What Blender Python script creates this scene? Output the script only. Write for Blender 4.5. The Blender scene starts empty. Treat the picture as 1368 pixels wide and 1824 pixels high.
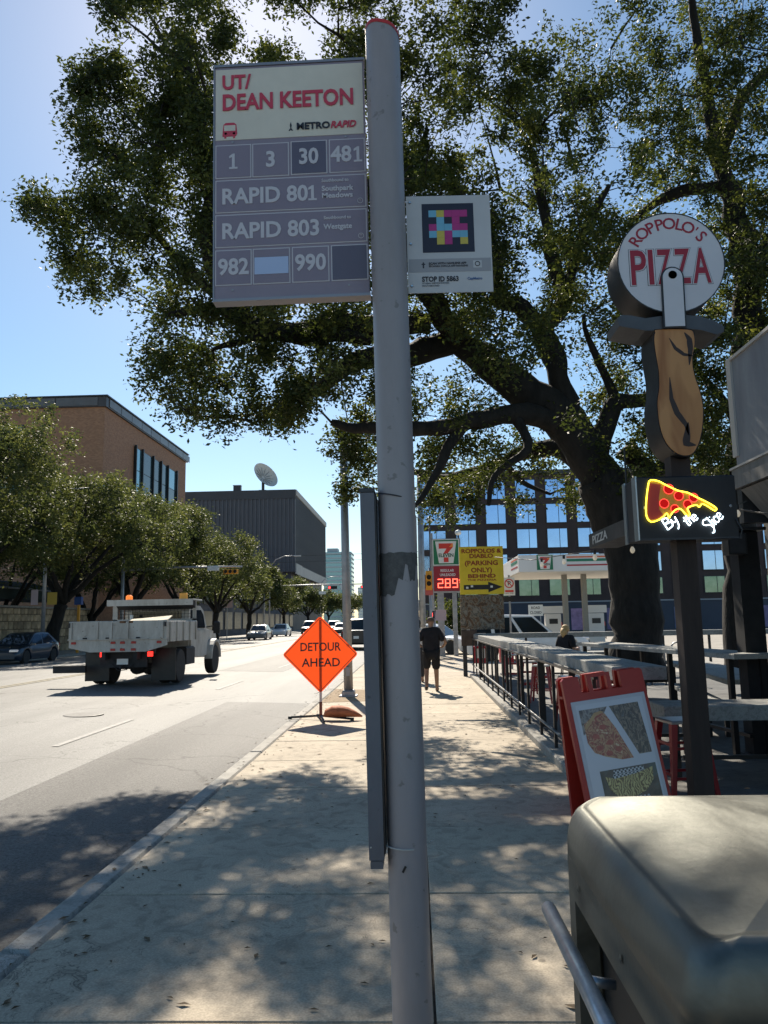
import bpy, math, random
import numpy as np
from math import sin, cos, pi, radians, sqrt, atan2
from mathutils import Vector, Matrix
random.seed(7); RNG = np.random.default_rng(11)
SC = bpy.context.scene; COL = SC.collection
# ---------------------------------------------------------------- camera
FWD = Vector((-0.03620146, 0.9894689, 0.14014547)); RGT = Vector((0.99908975, 0.03900096, -0.01728017)); UPV = Vector((0.022564, -0.13939233, 0.98998012))
EYE = Vector((0, 0, 1.65))
cam = bpy.data.cameras.new('camera'); cam_o = bpy.data.objects.new('camera', cam); COL.objects.link(cam_o)
cam.sensor_fit = 'VERTICAL'; cam.sensor_height = 24; cam.sensor_width = 24; cam.lens = 24 * 1370 / 1824
cam.clip_start = 0.05; cam.clip_end = 4000
mw = Matrix.Identity(4)
for i, v in enumerate((RGT, UPV, -FWD)):
    for k in range(3): mw[k][i] = v[k]
mw.translation = EYE; cam_o.matrix_world = mw; SC.camera = cam_o
# ---------------------------------------------------------------- light
SUN_AZ, SUN_EL = radians(-11.6), radians(41.3)
W = bpy.data.worlds.new('World'); SC.world = W; W.use_nodes = True
nt = W.node_tree; nt.nodes.clear()
sky = nt.nodes.new('ShaderNodeTexSky'); sky.sky_type = 'NISHITA'; sky.sun_disc = False
sky.sun_elevation = SUN_EL; sky.sun_rotation = SUN_AZ; sky.air_density = 1.0; sky.dust_density = 0.4; sky.ozone_density = 1.2; sky.altitude = 200
bg = nt.nodes.new('ShaderNodeBackground'); bg.inputs[1].default_value = 0.08
wo = nt.nodes.new('ShaderNodeOutputWorld'); hsv = nt.nodes.new('ShaderNodeHueSaturation'); hsv.inputs['Hue'].default_value = .491; hsv.inputs['Saturation'].default_value = 1.18; nt.links.new(sky.outputs[0], hsv.inputs['Color']); nt.links.new(hsv.outputs[0], bg.inputs[0]); nt.links.new(bg.outputs[0], wo.inputs[0])
sl = bpy.data.lights.new('sun', 'SUN'); sl.energy = 5.0; sl.angle = radians(0.53); sl.color = (1.0, 0.90, 0.75)
so = bpy.data.objects.new('sun', sl); COL.objects.link(so)
SUND = Vector((sin(SUN_AZ) * cos(SUN_EL), cos(SUN_AZ) * cos(SUN_EL), sin(SUN_EL)))
so.rotation_euler = (-SUND).to_track_quat('-Z', 'Y').to_euler(); so.location = (-5, 20, 40)
vs = SC.view_settings; vs.view_transform = 'Standard'; vs.look = 'None'; vs.gamma = 1; vs.exposure = 0.72; vs.use_curve_mapping = False
SC.cycles.max_bounces = 6; SC.cycles.diffuse_bounces = 3; SC.cycles.transmission_bounces = 4

# ---------------------------------------------------------------- helpers
def at(px, py, y):
    """point of the place seen in direction (px, py) of the survey photo, at distance y along the street"""
    d = FWD * 1370 + RGT * (px - 684) + UPV * (912 - py)
    return EYE + d * (y / d.y)
def atx(px, py, x):
    d = FWD * 1370 + RGT * (px - 684) + UPV * (912 - py)
    return EYE + d * (x / d.x)

MATS = {}
def mat(name, col, rough=0.7, metal=0.0, noise=0.0, scale=5.0, bump=0.0, bscale=None, col2=None, spec=0.5, emis=None, es=0.0, trans=0.0, rand=0.0, detail=6, coords='Object', stretch=None, coat=0.0):
    if name in MATS: return MATS[name]
    m = bpy.data.materials.new(name); m.use_nodes = True; n = m.node_tree; MATS[name] = m
    b = n.nodes['Principled BSDF']; L = n.links.new
    b.inputs['Base Color'].default_value = (*col, 1); b.inputs['Roughness'].default_value = rough; b.inputs['Metallic'].default_value = metal
    b.inputs['Specular IOR Level'].default_value = spec
    if coat: b.inputs['Coat Weight'].default_value = coat; b.inputs['Coat Roughness'].default_value = 0.05
    if trans: b.inputs['Transmission Weight'].default_value = trans
    if emis: b.inputs['Emission Color'].default_value = (*emis, 1); b.inputs['Emission Strength'].default_value = es
    vec = None
    if noise or bump or col2:
        tc = n.nodes.new('ShaderNodeTexCoord'); mp = n.nodes.new('ShaderNodeMapping'); L(tc.outputs[coords], mp.inputs[0]); vec = mp.outputs[0]
        if stretch: mp.inputs['Scale'].default_value = stretch
    src = None
    if noise or col2:
        tx = n.nodes.new('ShaderNodeTexNoise'); tx.inputs['Scale'].default_value = scale; tx.inputs['Detail'].default_value = detail; tx.inputs['Roughness'].default_value = 0.65
        L(vec, tx.inputs['Vector'])
        r = n.nodes.new('ShaderNodeValToRGB'); c2 = col2 or tuple(c * (1 - noise) for c in col)
        c1 = col if col2 else tuple(min(1, c * (1 + noise)) for c in col)
        r.color_ramp.elements[0].position = 0.32; r.color_ramp.elements[1].position = 0.68
        r.color_ramp.elements[0].color = (*c2, 1); r.color_ramp.elements[1].color = (*c1, 1)
        L(tx.outputs[0], r.inputs[0]); src = r.outputs[0]
        if rand == 0: L(src, b.inputs['Base Color'])
        rr = n.nodes.new('ShaderNodeMapRange'); rr.inputs[3].default_value = min(1, rough + 0.12); rr.inputs[4].default_value = max(0.02, rough - 0.08)
        L(tx.outputs[0], rr.inputs[0]); L(rr.outputs[0], b.inputs['Roughness'])
    if rand:
        oi = n.nodes.new('ShaderNodeObjectInfo'); mr = n.nodes.new('ShaderNodeMapRange'); mr.inputs[3].default_value = 1 - rand; mr.inputs[4].default_value = 1 + rand
        L(oi.outputs['Random'], mr.inputs[0]); hs = n.nodes.new('ShaderNodeHueSaturation'); L(mr.outputs[0], hs.inputs['Value'])
        if src: L(src, hs.inputs['Color'])
        else: hs.inputs['Color'].default_value = (*col, 1)
        L(hs.outputs[0], b.inputs['Base Color'])
    if bump:
        t2 = n.nodes.new('ShaderNodeTexNoise'); t2.inputs['Scale'].default_value = bscale or scale * 6; t2.inputs['Detail'].default_value = 5
        L(vec, t2.inputs['Vector']); bp = n.nodes.new('ShaderNodeBump'); bp.inputs['Strength'].default_value = 1; bp.inputs['Distance'].default_value = bump
        L(t2.outputs[0], bp.inputs['Height']); L(bp.outputs[0], b.inputs['Normal'])
    return m

class MB:
    def __init__(s): s.v = []; s.f = []
    def add(s, vs, fs):
        k = len(s.v); s.v += [tuple(v) for v in vs]; s.f += [tuple(i + k for i in f) for f in fs]; return s
    def box(s, x0, x1, y0, y1, z0, z1, M=None):
        vs = [Vector((x, y, z)) for z in (z0, z1) for y in (y0, y1) for x in (x0, x1)]
        if M is not None: vs = [M @ v for v in vs]
        return s.add(vs, [(0, 2, 3, 1), (4, 5, 7, 6), (0, 1, 5, 4), (2, 6, 7, 3), (0, 4, 6, 2), (1, 3, 7, 5)])
    def cbox(s, x0, x1, y0, y1, z0, z1, c=0.006, M=None):
        """box with chamfered top edges"""
        vs = [(x0, y0, z0), (x1, y0, z0), (x1, y1, z0), (x0, y1, z0), (x0, y0, z1 - c), (x1, y0, z1 - c), (x1, y1, z1 - c), (x0, y1, z1 - c),
              (x0 + c, y0 + c, z1), (x1 - c, y0 + c, z1), (x1 - c, y1 - c, z1), (x0 + c, y1 - c, z1)]
        vs = [Vector(v) for v in vs]
        if M is not None: vs = [M @ v for v in vs]
        fs = [(3, 2, 1, 0), (8, 9, 10, 11)]
        for i in range(4):
            j = (i + 1) % 4; fs += [(i, j, j + 4, i + 4), (i + 4, j + 4, j + 8, i + 8)]
        return s.add(vs, fs)
    def tube(s, pts, rads, n=8, caps=True):
        pts = [Vector(p) for p in pts]
        if not hasattr(rads, '__len__'): rads = [rads] * len(pts)
        k = len(s.v); prev = None
        for i, p in enumerate(pts):
            a = pts[max(i - 1, 0)]; b = pts[min(i + 1, len(pts) - 1)]; d = (b - a).normalized() if (b - a).length > 1e-9 else Vector((0, 0, 1))
            if prev is None:
                u = d.orthogonal().normalized()
            else:
                u = prev - d * prev.dot(d)
                u = u.normalized() if u.length > 1e-6 else d.orthogonal().normalized()
            prev = u; w = d.cross(u)
            for j in range(n):
                t = 2 * pi * j / n; s.v.append(tuple(p + (u * cos(t) + w * sin(t)) * rads[i]))
        for i in range(len(pts) - 1):
            for j in range(n):
                s.f.append((k + i * n + j, k + i * n + (j + 1) % n, k + (i + 1) * n + (j + 1) % n, k + (i + 1) * n + j))
        if caps:
            s.f.append(tuple(k + j for j in range(n))[::-1]); e = k + (len(pts) - 1) * n; s.f.append(tuple(e + j for j in range(n)))
        return s
    def prism(s, poly, axis, a, b, M=None):
        """2-D polygon extruded along axis ('x','y','z') from a to b; poly in the two other axes in xyz order"""
        def mk(p, t):
            return {'x': (t, p[0], p[1]), 'y': (p[0], t, p[1]), 'z': (p[0], p[1], t)}[axis]
        n = len(poly); vs = [Vector(mk(p, a)) for p in poly] + [Vector(mk(p, b)) for p in poly]
        if M is not None: vs = [M @ v for v in vs]
        return s.add(vs, [tuple(range(n)), tuple(range(2 * n - 1, n - 1, -1))] + [(i, i + n, (i + 1) % n + n, (i + 1) % n) for i in range(n)])
    def lathe(s, prof, c=(0, 0, 0), n=20, axis='z', caps=True):
        k = len(s.v); c = Vector(c)
        for r, h in prof:
            for j in range(n):
                t = 2 * pi * j / n
                p = {'z': (r * cos(t), r * sin(t), h), 'x': (h, r * cos(t), r * sin(t)), 'y': (r * cos(t), h, r * sin(t))}[axis]
                s.v.append(tuple(c + Vector(p)))
        for i in range(len(prof) - 1):
            for j in range(n): s.f.append((k + i * n + j, k + i * n + (j + 1) % n, k + (i + 1) * n + (j + 1) % n, k + (i + 1) * n + j))
        if not caps: return s
        if prof[0][0] > 1e-6: s.f.append(tuple(k + j for j in range(n))[::-1])
        if prof[-1][0] > 1e-6: s.f.append(tuple(k + (len(prof) - 1) * n + j for j in range(n)))
        return s
    def quad(s, a, b, c, d): return s.add([a, b, c, d], [(0, 1, 2, 3)])
    def mesh(s, name, m, smooth=None, off=None):
        me = bpy.data.meshes.new(name); v = s.v if off is None else [(x - off[0], y - off[1], z - off[2]) for x, y, z in s.v]
        me.from_pydata(v, [], s.f); me.validate()
        import bmesh
        bm = bmesh.new(); bm.from_mesh(me); bmesh.ops.recalc_face_normals(bm, faces=bm.faces); bm.to_mesh(me); bm.free()
        me.materials.append(m)
        if smooth is not None:
            me.polygons.foreach_set('use_smooth', [True] * len(me.polygons))
            if smooth < 3: me.set_sharp_from_angle(angle=smooth)
        return me
def link(o, parent=None):
    COL.objects.link(o)
    if parent is not None: o.parent = parent
    return o
def tag(o, label=None, cat=None, group=None, kind=None):
    for k, v in (('label', label), ('category', cat), ('group', group), ('kind', kind)):
        if v: o[k] = v
    return o
def root(name, label, cat, loc=(0, 0, 0), rz=0, group=None):
    o = bpy.data.objects.new(name, None); o.location = loc; o.rotation_euler = (0, 0, rz); o.empty_display_size = 0.2
    COL.objects.link(o); return tag(o, label, cat, group)
def part(name, mb, m, parent=None, smooth=None, off=None, label=None, world=False):
    """world=True: the shapes are in world coordinates and the parent root has no rotation"""
    if world and parent is not None:
        off = Vector(parent.location); 
        if parent.parent: off = off + Vector(parent.parent.location)
    o = bpy.data.objects.new(name, mb.mesh(name, m, smooth, off)); link(o, parent)
    if label: o['label'] = label
    if name == 'twigs': o['kind'] = 'stuff'
    return o
def struct(name, mb, m, smooth=None):
    o = part(name, mb, m, None, smooth); o['kind'] = 'structure'; return o
def solo(name, mb, m, label, cat, group=None, smooth=None):
    return tag(part(name, mb, m, None, smooth), label, cat, group)
def copytree(o, parent=None, **kw):
    c = o.copy(); COL.objects.link(c); c.parent = parent
    for ch in [x for x in COL.objects if x.parent == o]: copytree(ch, c)
    if 'loc' in kw: c.location = kw['loc']
    if 'rz' in kw: c.rotation_euler = (0, 0, kw['rz'])
    if 'label' in kw: c['label'] = kw['label']
    return c
def text(s, size, M, m, parent, bold=0.0, ext=0.0015, align='CENTER', width=None, shear=0.0, name='lettering', space=1.0, off=None):
    """lettering in the x-z plane of M (reads along +x, up +z, faces -y)"""
    cu = bpy.data.curves.new('t', 'FONT'); cu.body = s; cu.size = size; cu.offset = bold; cu.extrude = ext; cu.align_x = align; cu.align_y = 'CENTER'; cu.shear = shear; cu.resolution_u = 3
    cu.space_character = space
    to = bpy.data.objects.new('t', cu); COL.objects.link(to); dg = bpy.context.evaluated_depsgraph_get()
    me = bpy.data.meshes.new_from_object(to.evaluated_get(dg)); bpy.data.objects.remove(to)
    n = len(me.vertices); co = np.zeros(n * 3); me.vertices.foreach_get('co', co); co = co.reshape(-1, 3)
    if width and n:
        w = co[:, 0].max() - co[:, 0].min(); co[:, 0] *= width / w
    q = np.stack([co[:, 0], -co[:, 2], co[:, 1]], 1); A = np.array(M.to_3x3()); q = q @ A.T + np.array(M.translation)
    if off is not None: q = q - np.array(off)
    me.vertices.foreach_set('co', q.ravel()); me.update(); me.materials.clear(); me.materials.append(m)
    o = bpy.data.objects.new(name, me); return link(o, parent)
def T(x, y, z, rz=0, ry=0, rx=0): return Matrix.Translation((x, y, z)) @ Matrix.Rotation(rz, 4, 'Z') @ Matrix.Rotation(ry, 4, 'Y') @ Matrix.Rotation(rx, 4, 'X')

# ---------------------------------------------------------------- materials
def node_mat(name):
    m = bpy.data.materials.new(name); m.use_nodes = True; MATS[name] = m; n = m.node_tree
    return m, n, n.nodes['Principled BSDF'], n.links.new
def concrete_mat(name, c, c2, sc=1.2, rand=0.07, bump=0.0015, speck=0.12):
    m, n, b, L = node_mat(name); N = n.nodes.new
    tc = N('ShaderNodeTexCoord'); geo = N('ShaderNodeNewGeometry')
    a = N('ShaderNodeTexNoise'); a.inputs['Scale'].default_value = sc; a.inputs['Detail'].default_value = 8; a.inputs['Roughness'].default_value = 0.7; L(geo.outputs['Position'], a.inputs[0])
    r = N('ShaderNodeValToRGB'); r.color_ramp.elements[0].position = .3; r.color_ramp.elements[1].position = .7; r.color_ramp.elements[0].color = (*c2, 1); r.color_ramp.elements[1].color = (*c, 1); L(a.outputs[0], r.inputs[0])
    f = N('ShaderNodeTexNoise'); f.inputs['Scale'].default_value = 90; f.inputs['Detail'].default_value = 3; L(geo.outputs['Position'], f.inputs[0])
    mr = N('ShaderNodeMapRange'); mr.inputs[1].default_value = .3; mr.inputs[2].default_value = .7; mr.inputs[3].default_value = 1 - speck; mr.inputs[4].default_value = 1 + speck; L(f.outputs[0], mr.inputs[0])
    # dark gum spots
    v = N('ShaderNodeTexVoronoi'); v.inputs['Scale'].default_value = 2.3; L(geo.outputs['Position'], v.inputs[0])
    sp = N('ShaderNodeMapRange'); sp.inputs[1].default_value = .035; sp.inputs[2].default_value = .05; sp.inputs[3].default_value = .55; sp.inputs[4].default_value = 1; L(v.outputs['Distance'], sp.inputs[0])
    mu = N('ShaderNodeMath'); mu.operation = 'MULTIPLY'; L(mr.outputs[0], mu.inputs[0]); L(sp.outputs[0], mu.inputs[1])
    oi = N('ShaderNodeObjectInfo'); m2 = N('ShaderNodeMapRange'); m2.inputs[3].default_value = 1 - rand; m2.inputs[4].default_value = 1 + rand; L(oi.outputs['Random'], m2.inputs[0])
    bs = N('ShaderNodeTexNoise'); bs.inputs['Scale'].default_value = sc * 5; bs.inputs['Detail'].default_value = 6; bs.inputs['Distortion'].default_value = 1.5; L(geo.outputs['Position'], bs.inputs[0])
    bm = N('ShaderNodeMapRange'); bm.inputs[1].default_value = .35; bm.inputs[2].default_value = .5; bm.inputs[3].default_value = .74; bm.inputs[4].default_value = 1; L(bs.outputs[0], bm.inputs[0])
    ck = N('ShaderNodeTexVoronoi'); ck.feature = 'DISTANCE_TO_EDGE'; ck.inputs['Scale'].default_value = .33
    vm = N('ShaderNodeVectorMath'); vm.operation = 'MULTIPLY_ADD'; vm.inputs[1].default_value = (1.5, 1.5, 0); L(bs.outputs['Color'], vm.inputs[0]); L(geo.outputs['Position'], vm.inputs[2]); L(vm.outputs[0], ck.inputs['Vector'])
    cm = N('ShaderNodeMapRange'); cm.inputs[1].default_value = .0008; cm.inputs[2].default_value = .003; cm.inputs[3].default_value = .5; cm.inputs[4].default_value = 1; L(ck.outputs['Distance'], cm.inputs[0])
    k1 = N('ShaderNodeMath'); k1.operation = 'MULTIPLY'; L(bm.outputs[0], k1.inputs[0]); L(cm.outputs[0], k1.inputs[1]); k2 = N('ShaderNodeMath'); k2.operation = 'MULTIPLY'; L(k1.outputs[0], k2.inputs[0]); L(mu.outputs[0], k2.inputs[1]); mu = k2
    m3 = N('ShaderNodeMath'); m3.operation = 'MULTIPLY'; L(mu.outputs[0], m3.inputs[0]); L(m2.outputs[0], m3.inputs[1])
    hs = N('ShaderNodeHueSaturation'); L(r.outputs[0], hs.inputs['Color']); L(m3.outputs[0], hs.inputs['Value']); L(hs.outputs[0], b.inputs['Base Color'])
    b.inputs['Roughness'].default_value = .8; b.inputs['Specular IOR Level'].default_value = .35
    bp = N('ShaderNodeBump'); bp.inputs['Distance'].default_value = bump; L(f.outputs[0], bp.inputs['Height']); L(bp.outputs[0], b.inputs['Normal'])
    return m
SLAB = concrete_mat('sidewalk_concrete', (.49, .42, .32), (.335, .28, .21), 1.1, speck=.2)
KERBM = concrete_mat('kerb_concrete', (.40, .38, .34), (.24, .23, .21), 2.5)
FORE = concrete_mat('forecourt_concrete', (.40, .37, .32), (.28, .26, .23), .6)
BARM = concrete_mat('counter_concrete', (.36, .36, .34), (.23, .23, .22), 3.0, rand=.1)
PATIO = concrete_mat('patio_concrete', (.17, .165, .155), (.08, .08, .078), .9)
def asphalt(name, c, c2, bump=.004, rough=.55, spark=.4):
    m, n, b, L = node_mat(name); N = n.nodes.new; geo = N('ShaderNodeNewGeometry')
    mp = N('ShaderNodeMapping'); mp.inputs['Scale'].default_value = (1, .12, 1); L(geo.outputs['Position'], mp.inputs[0])
    a = N('ShaderNodeTexNoise'); a.inputs['Scale'].default_value = 1.1; a.inputs['Detail'].default_value = 7; L(mp.outputs[0], a.inputs[0])
    r = N('ShaderNodeValToRGB'); r.color_ramp.elements[0].position = .35; r.color_ramp.elements[1].position = .65; r.color_ramp.elements[0].color = (*c2, 1); r.color_ramp.elements[1].color = (*c, 1); L(a.outputs[0], r.inputs[0])
    f = N('ShaderNodeTexNoise'); f.inputs['Scale'].default_value = 42; f.inputs['Detail'].default_value = 6; f.inputs['Roughness'].default_value = .95; L(geo.outputs['Position'], f.inputs[0])
    mr = N('ShaderNodeMapRange'); mr.inputs[1].default_value = .35; mr.inputs[2].default_value = .65; mr.inputs[3].default_value = 1 - spark; mr.inputs[4].default_value = 1 + spark; L(f.outputs[0], mr.inputs[0])
    # cracks
    w = N('ShaderNodeTexVoronoi'); w.feature = 'DISTANCE_TO_EDGE'; w.inputs['Scale'].default_value = .35
    nz = N('ShaderNodeTexNoise'); nz.inputs['Scale'].default_value = 1.5; nz.inputs['Detail'].default_value = 5; L(geo.outputs['Position'], nz.inputs[0])
    vm = N('ShaderNodeVectorMath'); vm.operation = 'MULTIPLY_ADD'; vm.inputs[1].default_value = (1.2, 1.2, 0); L(nz.outputs['Color'], vm.inputs[0]); L(geo.outputs['Position'], vm.inputs[2]); L(vm.outputs[0], w.inputs['Vector'])
    cr = N('ShaderNodeMapRange'); cr.inputs[1].default_value = .002; cr.inputs[2].default_value = .007; cr.inputs[3].default_value = .55; cr.inputs[4].default_value = 1; L(w.outputs['Distance'], cr.inputs[0])
    mu = N('ShaderNodeMath'); mu.operation = 'MULTIPLY'; L(mr.outputs[0], mu.inputs[0]); L(cr.outputs[0], mu.inputs[1])
    hs = N('ShaderNodeHueSaturation'); L(r.outputs[0], hs.inputs['Color']); L(mu.outputs[0], hs.inputs['Value']); L(hs.outputs[0], b.inputs['Base Color'])
    b.inputs['Roughness'].default_value = rough; b.inputs['Specular IOR Level'].default_value = .22
    bp = N('ShaderNodeBump'); bp.inputs['Distance'].default_value = bump; L(f.outputs[0], bp.inputs['Height']); L(bp.outputs[0], b.inputs['Normal'])
    return m
ROADM = asphalt('road_asphalt', (.21, .205, .195), (.15, .147, .14), .005, .62, .6)
PATCHM = asphalt('patch_asphalt', (.135, .13, .122), (.085, .082, .078), .009, .62, .85)
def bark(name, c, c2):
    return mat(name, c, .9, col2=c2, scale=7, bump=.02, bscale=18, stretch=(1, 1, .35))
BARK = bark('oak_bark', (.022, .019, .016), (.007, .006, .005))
def leaf_mat(name, ca, cb, cc, tr=.45, sc=.9):
    m = bpy.data.materials.new(name); m.use_nodes = True; MATS[name] = m; n = m.node_tree; N = n.nodes.new; L = n.links.new; n.nodes.clear()
    at_ = N('ShaderNodeAttribute'); at_.attribute_name = 'tint'; geo = N('ShaderNodeNewGeometry')
    r = N('ShaderNodeValToRGB'); e = r.color_ramp.elements; e[0].position = 0; e[0].color = (*ca, 1); e[1].position = 1; e[1].color = (*cc, 1); k = e.new(.55); k.color = (*cb, 1)
    a = N('ShaderNodeTexNoise'); a.inputs['Scale'].default_value = sc; a.inputs['Detail'].default_value = 2; L(geo.outputs['Position'], a.inputs[0])
    mx = N('ShaderNodeMath'); mx.operation = 'MULTIPLY_ADD'; mx.inputs[1].default_value = .45; L(at_.outputs['Fac'], mx.inputs[0])
    ma = N('ShaderNodeMapRange'); ma.inputs[1].default_value = .3; ma.inputs[2].default_value = .7; ma.inputs[3].default_value = 0; ma.inputs[4].default_value = .55; L(a.outputs[0], ma.inputs[0]); L(ma.outputs[0], mx.inputs[2]); L(mx.outputs[0], r.inputs[0])
    d = N('ShaderNodeBsdfPrincipled'); d.inputs['Roughness'].default_value = .55; d.inputs['Specular IOR Level'].default_value = .28; L(r.outputs[0], d.inputs['Base Color'])
    t = N('ShaderNodeBsdfTranslucent'); hs = N('ShaderNodeHueSaturation'); hs.inputs['Value'].default_value = 2.0; hs.inputs['Saturation'].default_value = 1.15; hs.inputs['Hue'].default_value = .485; L(r.outputs[0], hs.inputs['Color']); L(hs.outputs[0], t.inputs['Color'])
    ms = N('ShaderNodeMixShader'); ms.inputs[0].default_value = tr; L(d.outputs[0], ms.inputs[1]); L(t.outputs[0], ms.inputs[2])
    o = N('ShaderNodeOutputMaterial'); L(ms.outputs[0], o.inputs[0]); return m
LEAF = leaf_mat('oak_leaves', (.015, .022, .008), (.040, .056, .015), (.15, .165, .045), .36)
LEAF2 = leaf_mat('street_oak_leaves', (.03, .042, .016), (.07, .088, .03), (.16, .17, .06), .34, .5)
def brick_mat():
    m, n, b, L = node_mat('brick_facing'); N = n.nodes.new; tc = N('ShaderNodeTexCoord'); geo = N('ShaderNodeNewGeometry')
    sx = N('ShaderNodeSeparateXYZ'); L(geo.outputs['Position'], sx.inputs[0]); ad = N('ShaderNodeMath'); L(sx.outputs[0], ad.inputs[0]); L(sx.outputs[1], ad.inputs[1])
    cx = N('ShaderNodeCombineXYZ'); L(ad.outputs[0], cx.inputs[0]); L(sx.outputs[2], cx.inputs[1])
    t = N('ShaderNodeTexBrick'); t.inputs['Scale'].default_value = 2.2; t.inputs['Color1'].default_value = (.42, .21, .115, 1); t.inputs['Color2'].default_value = (.30, .145, .08, 1); t.inputs['Mortar'].default_value = (.30, .22, .17, 1); t.inputs['Mortar Size'].default_value = .012
    t.inputs['Brick Width'].default_value = .5; t.inputs['Row Height'].default_value = .22
    L(cx.outputs[0], t.inputs[0]); L(t.outputs[0], b.inputs['Base Color']); b.inputs['Roughness'].default_value = .85; return m
BRICK = brick_mat()
def stone_mat(name, c1, c2, mort, sc=2.2):
    m, n, b, L = node_mat(name); N = n.nodes.new; geo = N('ShaderNodeNewGeometry')
    v = N('ShaderNodeTexVoronoi'); v.inputs['Scale'].default_value = sc; L(geo.outputs['Position'], v.inputs[0])
    e = N('ShaderNodeTexVoronoi'); e.feature = 'DISTANCE_TO_EDGE'; e.inputs['Scale'].default_value = sc; L(geo.outputs['Position'], e.inputs[0])
    sp = N('ShaderNodeSeparateColor'); L(v.outputs['Color'], sp.inputs[0]); mx = N('ShaderNodeMix'); mx.data_type = 'RGBA'; mx.inputs[6].default_value = (*c1, 1); mx.inputs[7].default_value = (*c2, 1); L(sp.outputs[0], mx.inputs[0])
    st = N('ShaderNodeMath'); st.operation = 'LESS_THAN'; st.inputs[1].default_value = .05; L(e.outputs[0], st.inputs[0])
    m2 = N('ShaderNodeMix'); m2.data_type = 'RGBA'; L(st.outputs[0], m2.inputs[0]); L(mx.outputs[2], m2.inputs[6]); m2.inputs[7].default_value = (*mort, 1); L(m2.outputs[2], b.inputs['Base Color'])
    b.inputs['Roughness'].default_value = .85; bp = N('ShaderNodeBump'); bp.inputs['Distance'].default_value = .03; L(e.outputs[0], bp.inputs['Height']); L(bp.outputs[0], b.inputs['Normal']); return m
STONE = stone_mat('rubble_stone', (.34, .25, .16), (.18, .13, .09), (.06, .05, .04), 2.6)
GREYP = mat('grey_powder_coat', (.36, .35, .37), .45, noise=.06, scale=3, spec=.5)
GALV = mat('galvanised_steel', (.33, .34, .36), .45, .6, noise=.15, scale=6)
BLACK = mat('black_paint', (.015, .015, .017), .4, noise=.2, scale=9)
DARKM = mat('dark_metal', (.04, .042, .048), .45, .3, noise=.2, scale=6)
RUBBER = mat('tyre_rubber', (.02, .02, .02), .8, noise=.2, scale=10)
GLASSD = mat('dark_car_glass', (.012, .016, .02), .05, spec=.5)
CHROME = mat('bright_metal', (.6, .6, .6), .2, .9)
WHITEP = mat('white_paint', (.78, .78, .76), .4, noise=.04, scale=4)

def grimy(name, c, grime, sc=3.0, rough=.5, amount=.55, stretch=(1, 1, .35), metal=0.0):
    """paint with vertical grime streaks and small rust specks"""
    m, n, b, L = node_mat(name); N = n.nodes.new; tc = N('ShaderNodeTexCoord'); mp = N('ShaderNodeMapping'); mp.inputs['Scale'].default_value = stretch; L(tc.outputs['Object'], mp.inputs[0])
    a = N('ShaderNodeTexNoise'); a.inputs['Scale'].default_value = sc; a.inputs['Detail'].default_value = 9; a.inputs['Roughness'].default_value = .72; L(mp.outputs[0], a.inputs[0])
    r = N('ShaderNodeMapRange'); r.inputs[1].default_value = .42; r.inputs[2].default_value = .66; r.inputs[3].default_value = 0; r.inputs[4].default_value = amount; L(a.outputs[0], r.inputs[0])
    f = N('ShaderNodeTexNoise'); f.inputs['Scale'].default_value = sc * 7; f.inputs['Detail'].default_value = 4; L(tc.outputs['Object'], f.inputs[0]); g = N('ShaderNodeMapRange'); g.inputs[1].default_value = .66; g.inputs[2].default_value = .70; g.inputs[3].default_value = 0; g.inputs[4].default_value = .8; L(f.outputs[0], g.inputs[0])
    x = N('ShaderNodeMath'); x.operation = 'MAXIMUM'; L(r.outputs[0], x.inputs[0]); L(g.outputs[0], x.inputs[1]); mx = N('ShaderNodeMix'); mx.data_type = 'RGBA'; L(x.outputs[0], mx.inputs[0]); mx.inputs[6].default_value = (*c, 1); mx.inputs[7].default_value = (*grime, 1); L(mx.outputs[2], b.inputs['Base Color'])
    b.inputs['Roughness'].default_value = rough; b.inputs['Metallic'].default_value = metal; bp = N('ShaderNodeBump'); bp.inputs['Distance'].default_value = .002; L(a.outputs[0], bp.inputs['Height']); L(bp.outputs[0], b.inputs['Normal']); return m
# ================================================================ THE SETTING
def zr(x):
    xs = (-20.6, -16, -11, -6.5, -2.2); zs = (-.12, .02, .06, .02, -.12)
    return float(np.interp(x, xs, zs))
def road_sheet(x0, x1, y0, y1, dz, nx=24, ny=40):
    b = MB(); vs = []; fs = []
    ys = [y0 + (y1 - y0) * (j / ny) ** 2 for j in range(ny + 1)]
    for y in ys:
        for i in range(nx + 1):
            x = x0 + (x1 - x0) * i / nx; vs.append((x, y, zr(x) + dz))
    for j in range(ny):
        for i in range(nx):
            a = j * (nx + 1) + i; fs.append((a, a + 1, a + nx + 2, a + nx + 1))
    return b.add(vs, fs)
GROUNDM = concrete_mat('ground_cover', (.30, .29, .26), (.2, .2, .18), .05)
struct('ground', MB().add([(-1500, -300, -.35), (1500, -300, -.35), (1500, 3000, -.35), (-1500, 3000, -.35)], [(0, 1, 2, 3)]), GROUNDM)
struct('road', road_sheet(-20.6, -2.2, -12, 420, 0), ROADM)
struct('road_patch', road_sheet(-4.15, -2.2, -8, 17.2, .004, 4, 12), PATCHM)
struct('road_patch', road_sheet(-6.9, -4.6, 27, 60, .004, 4, 8), PATCHM)
LINEW = mat('worn_white_line', (.33, .32, .30), .7, col2=(.19, .185, .175), scale=14)
LINEY = mat('worn_yellow_line', (.36, .28, .12), .7, col2=(.20, .19, .16), scale=7)
def line(x, y0, y1, m, w=.1):
    b = road_sheet(x - w / 2, x + w / 2, y0, y1, .008, 1, 12); o = struct('lane_line', b, m); return o
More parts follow.
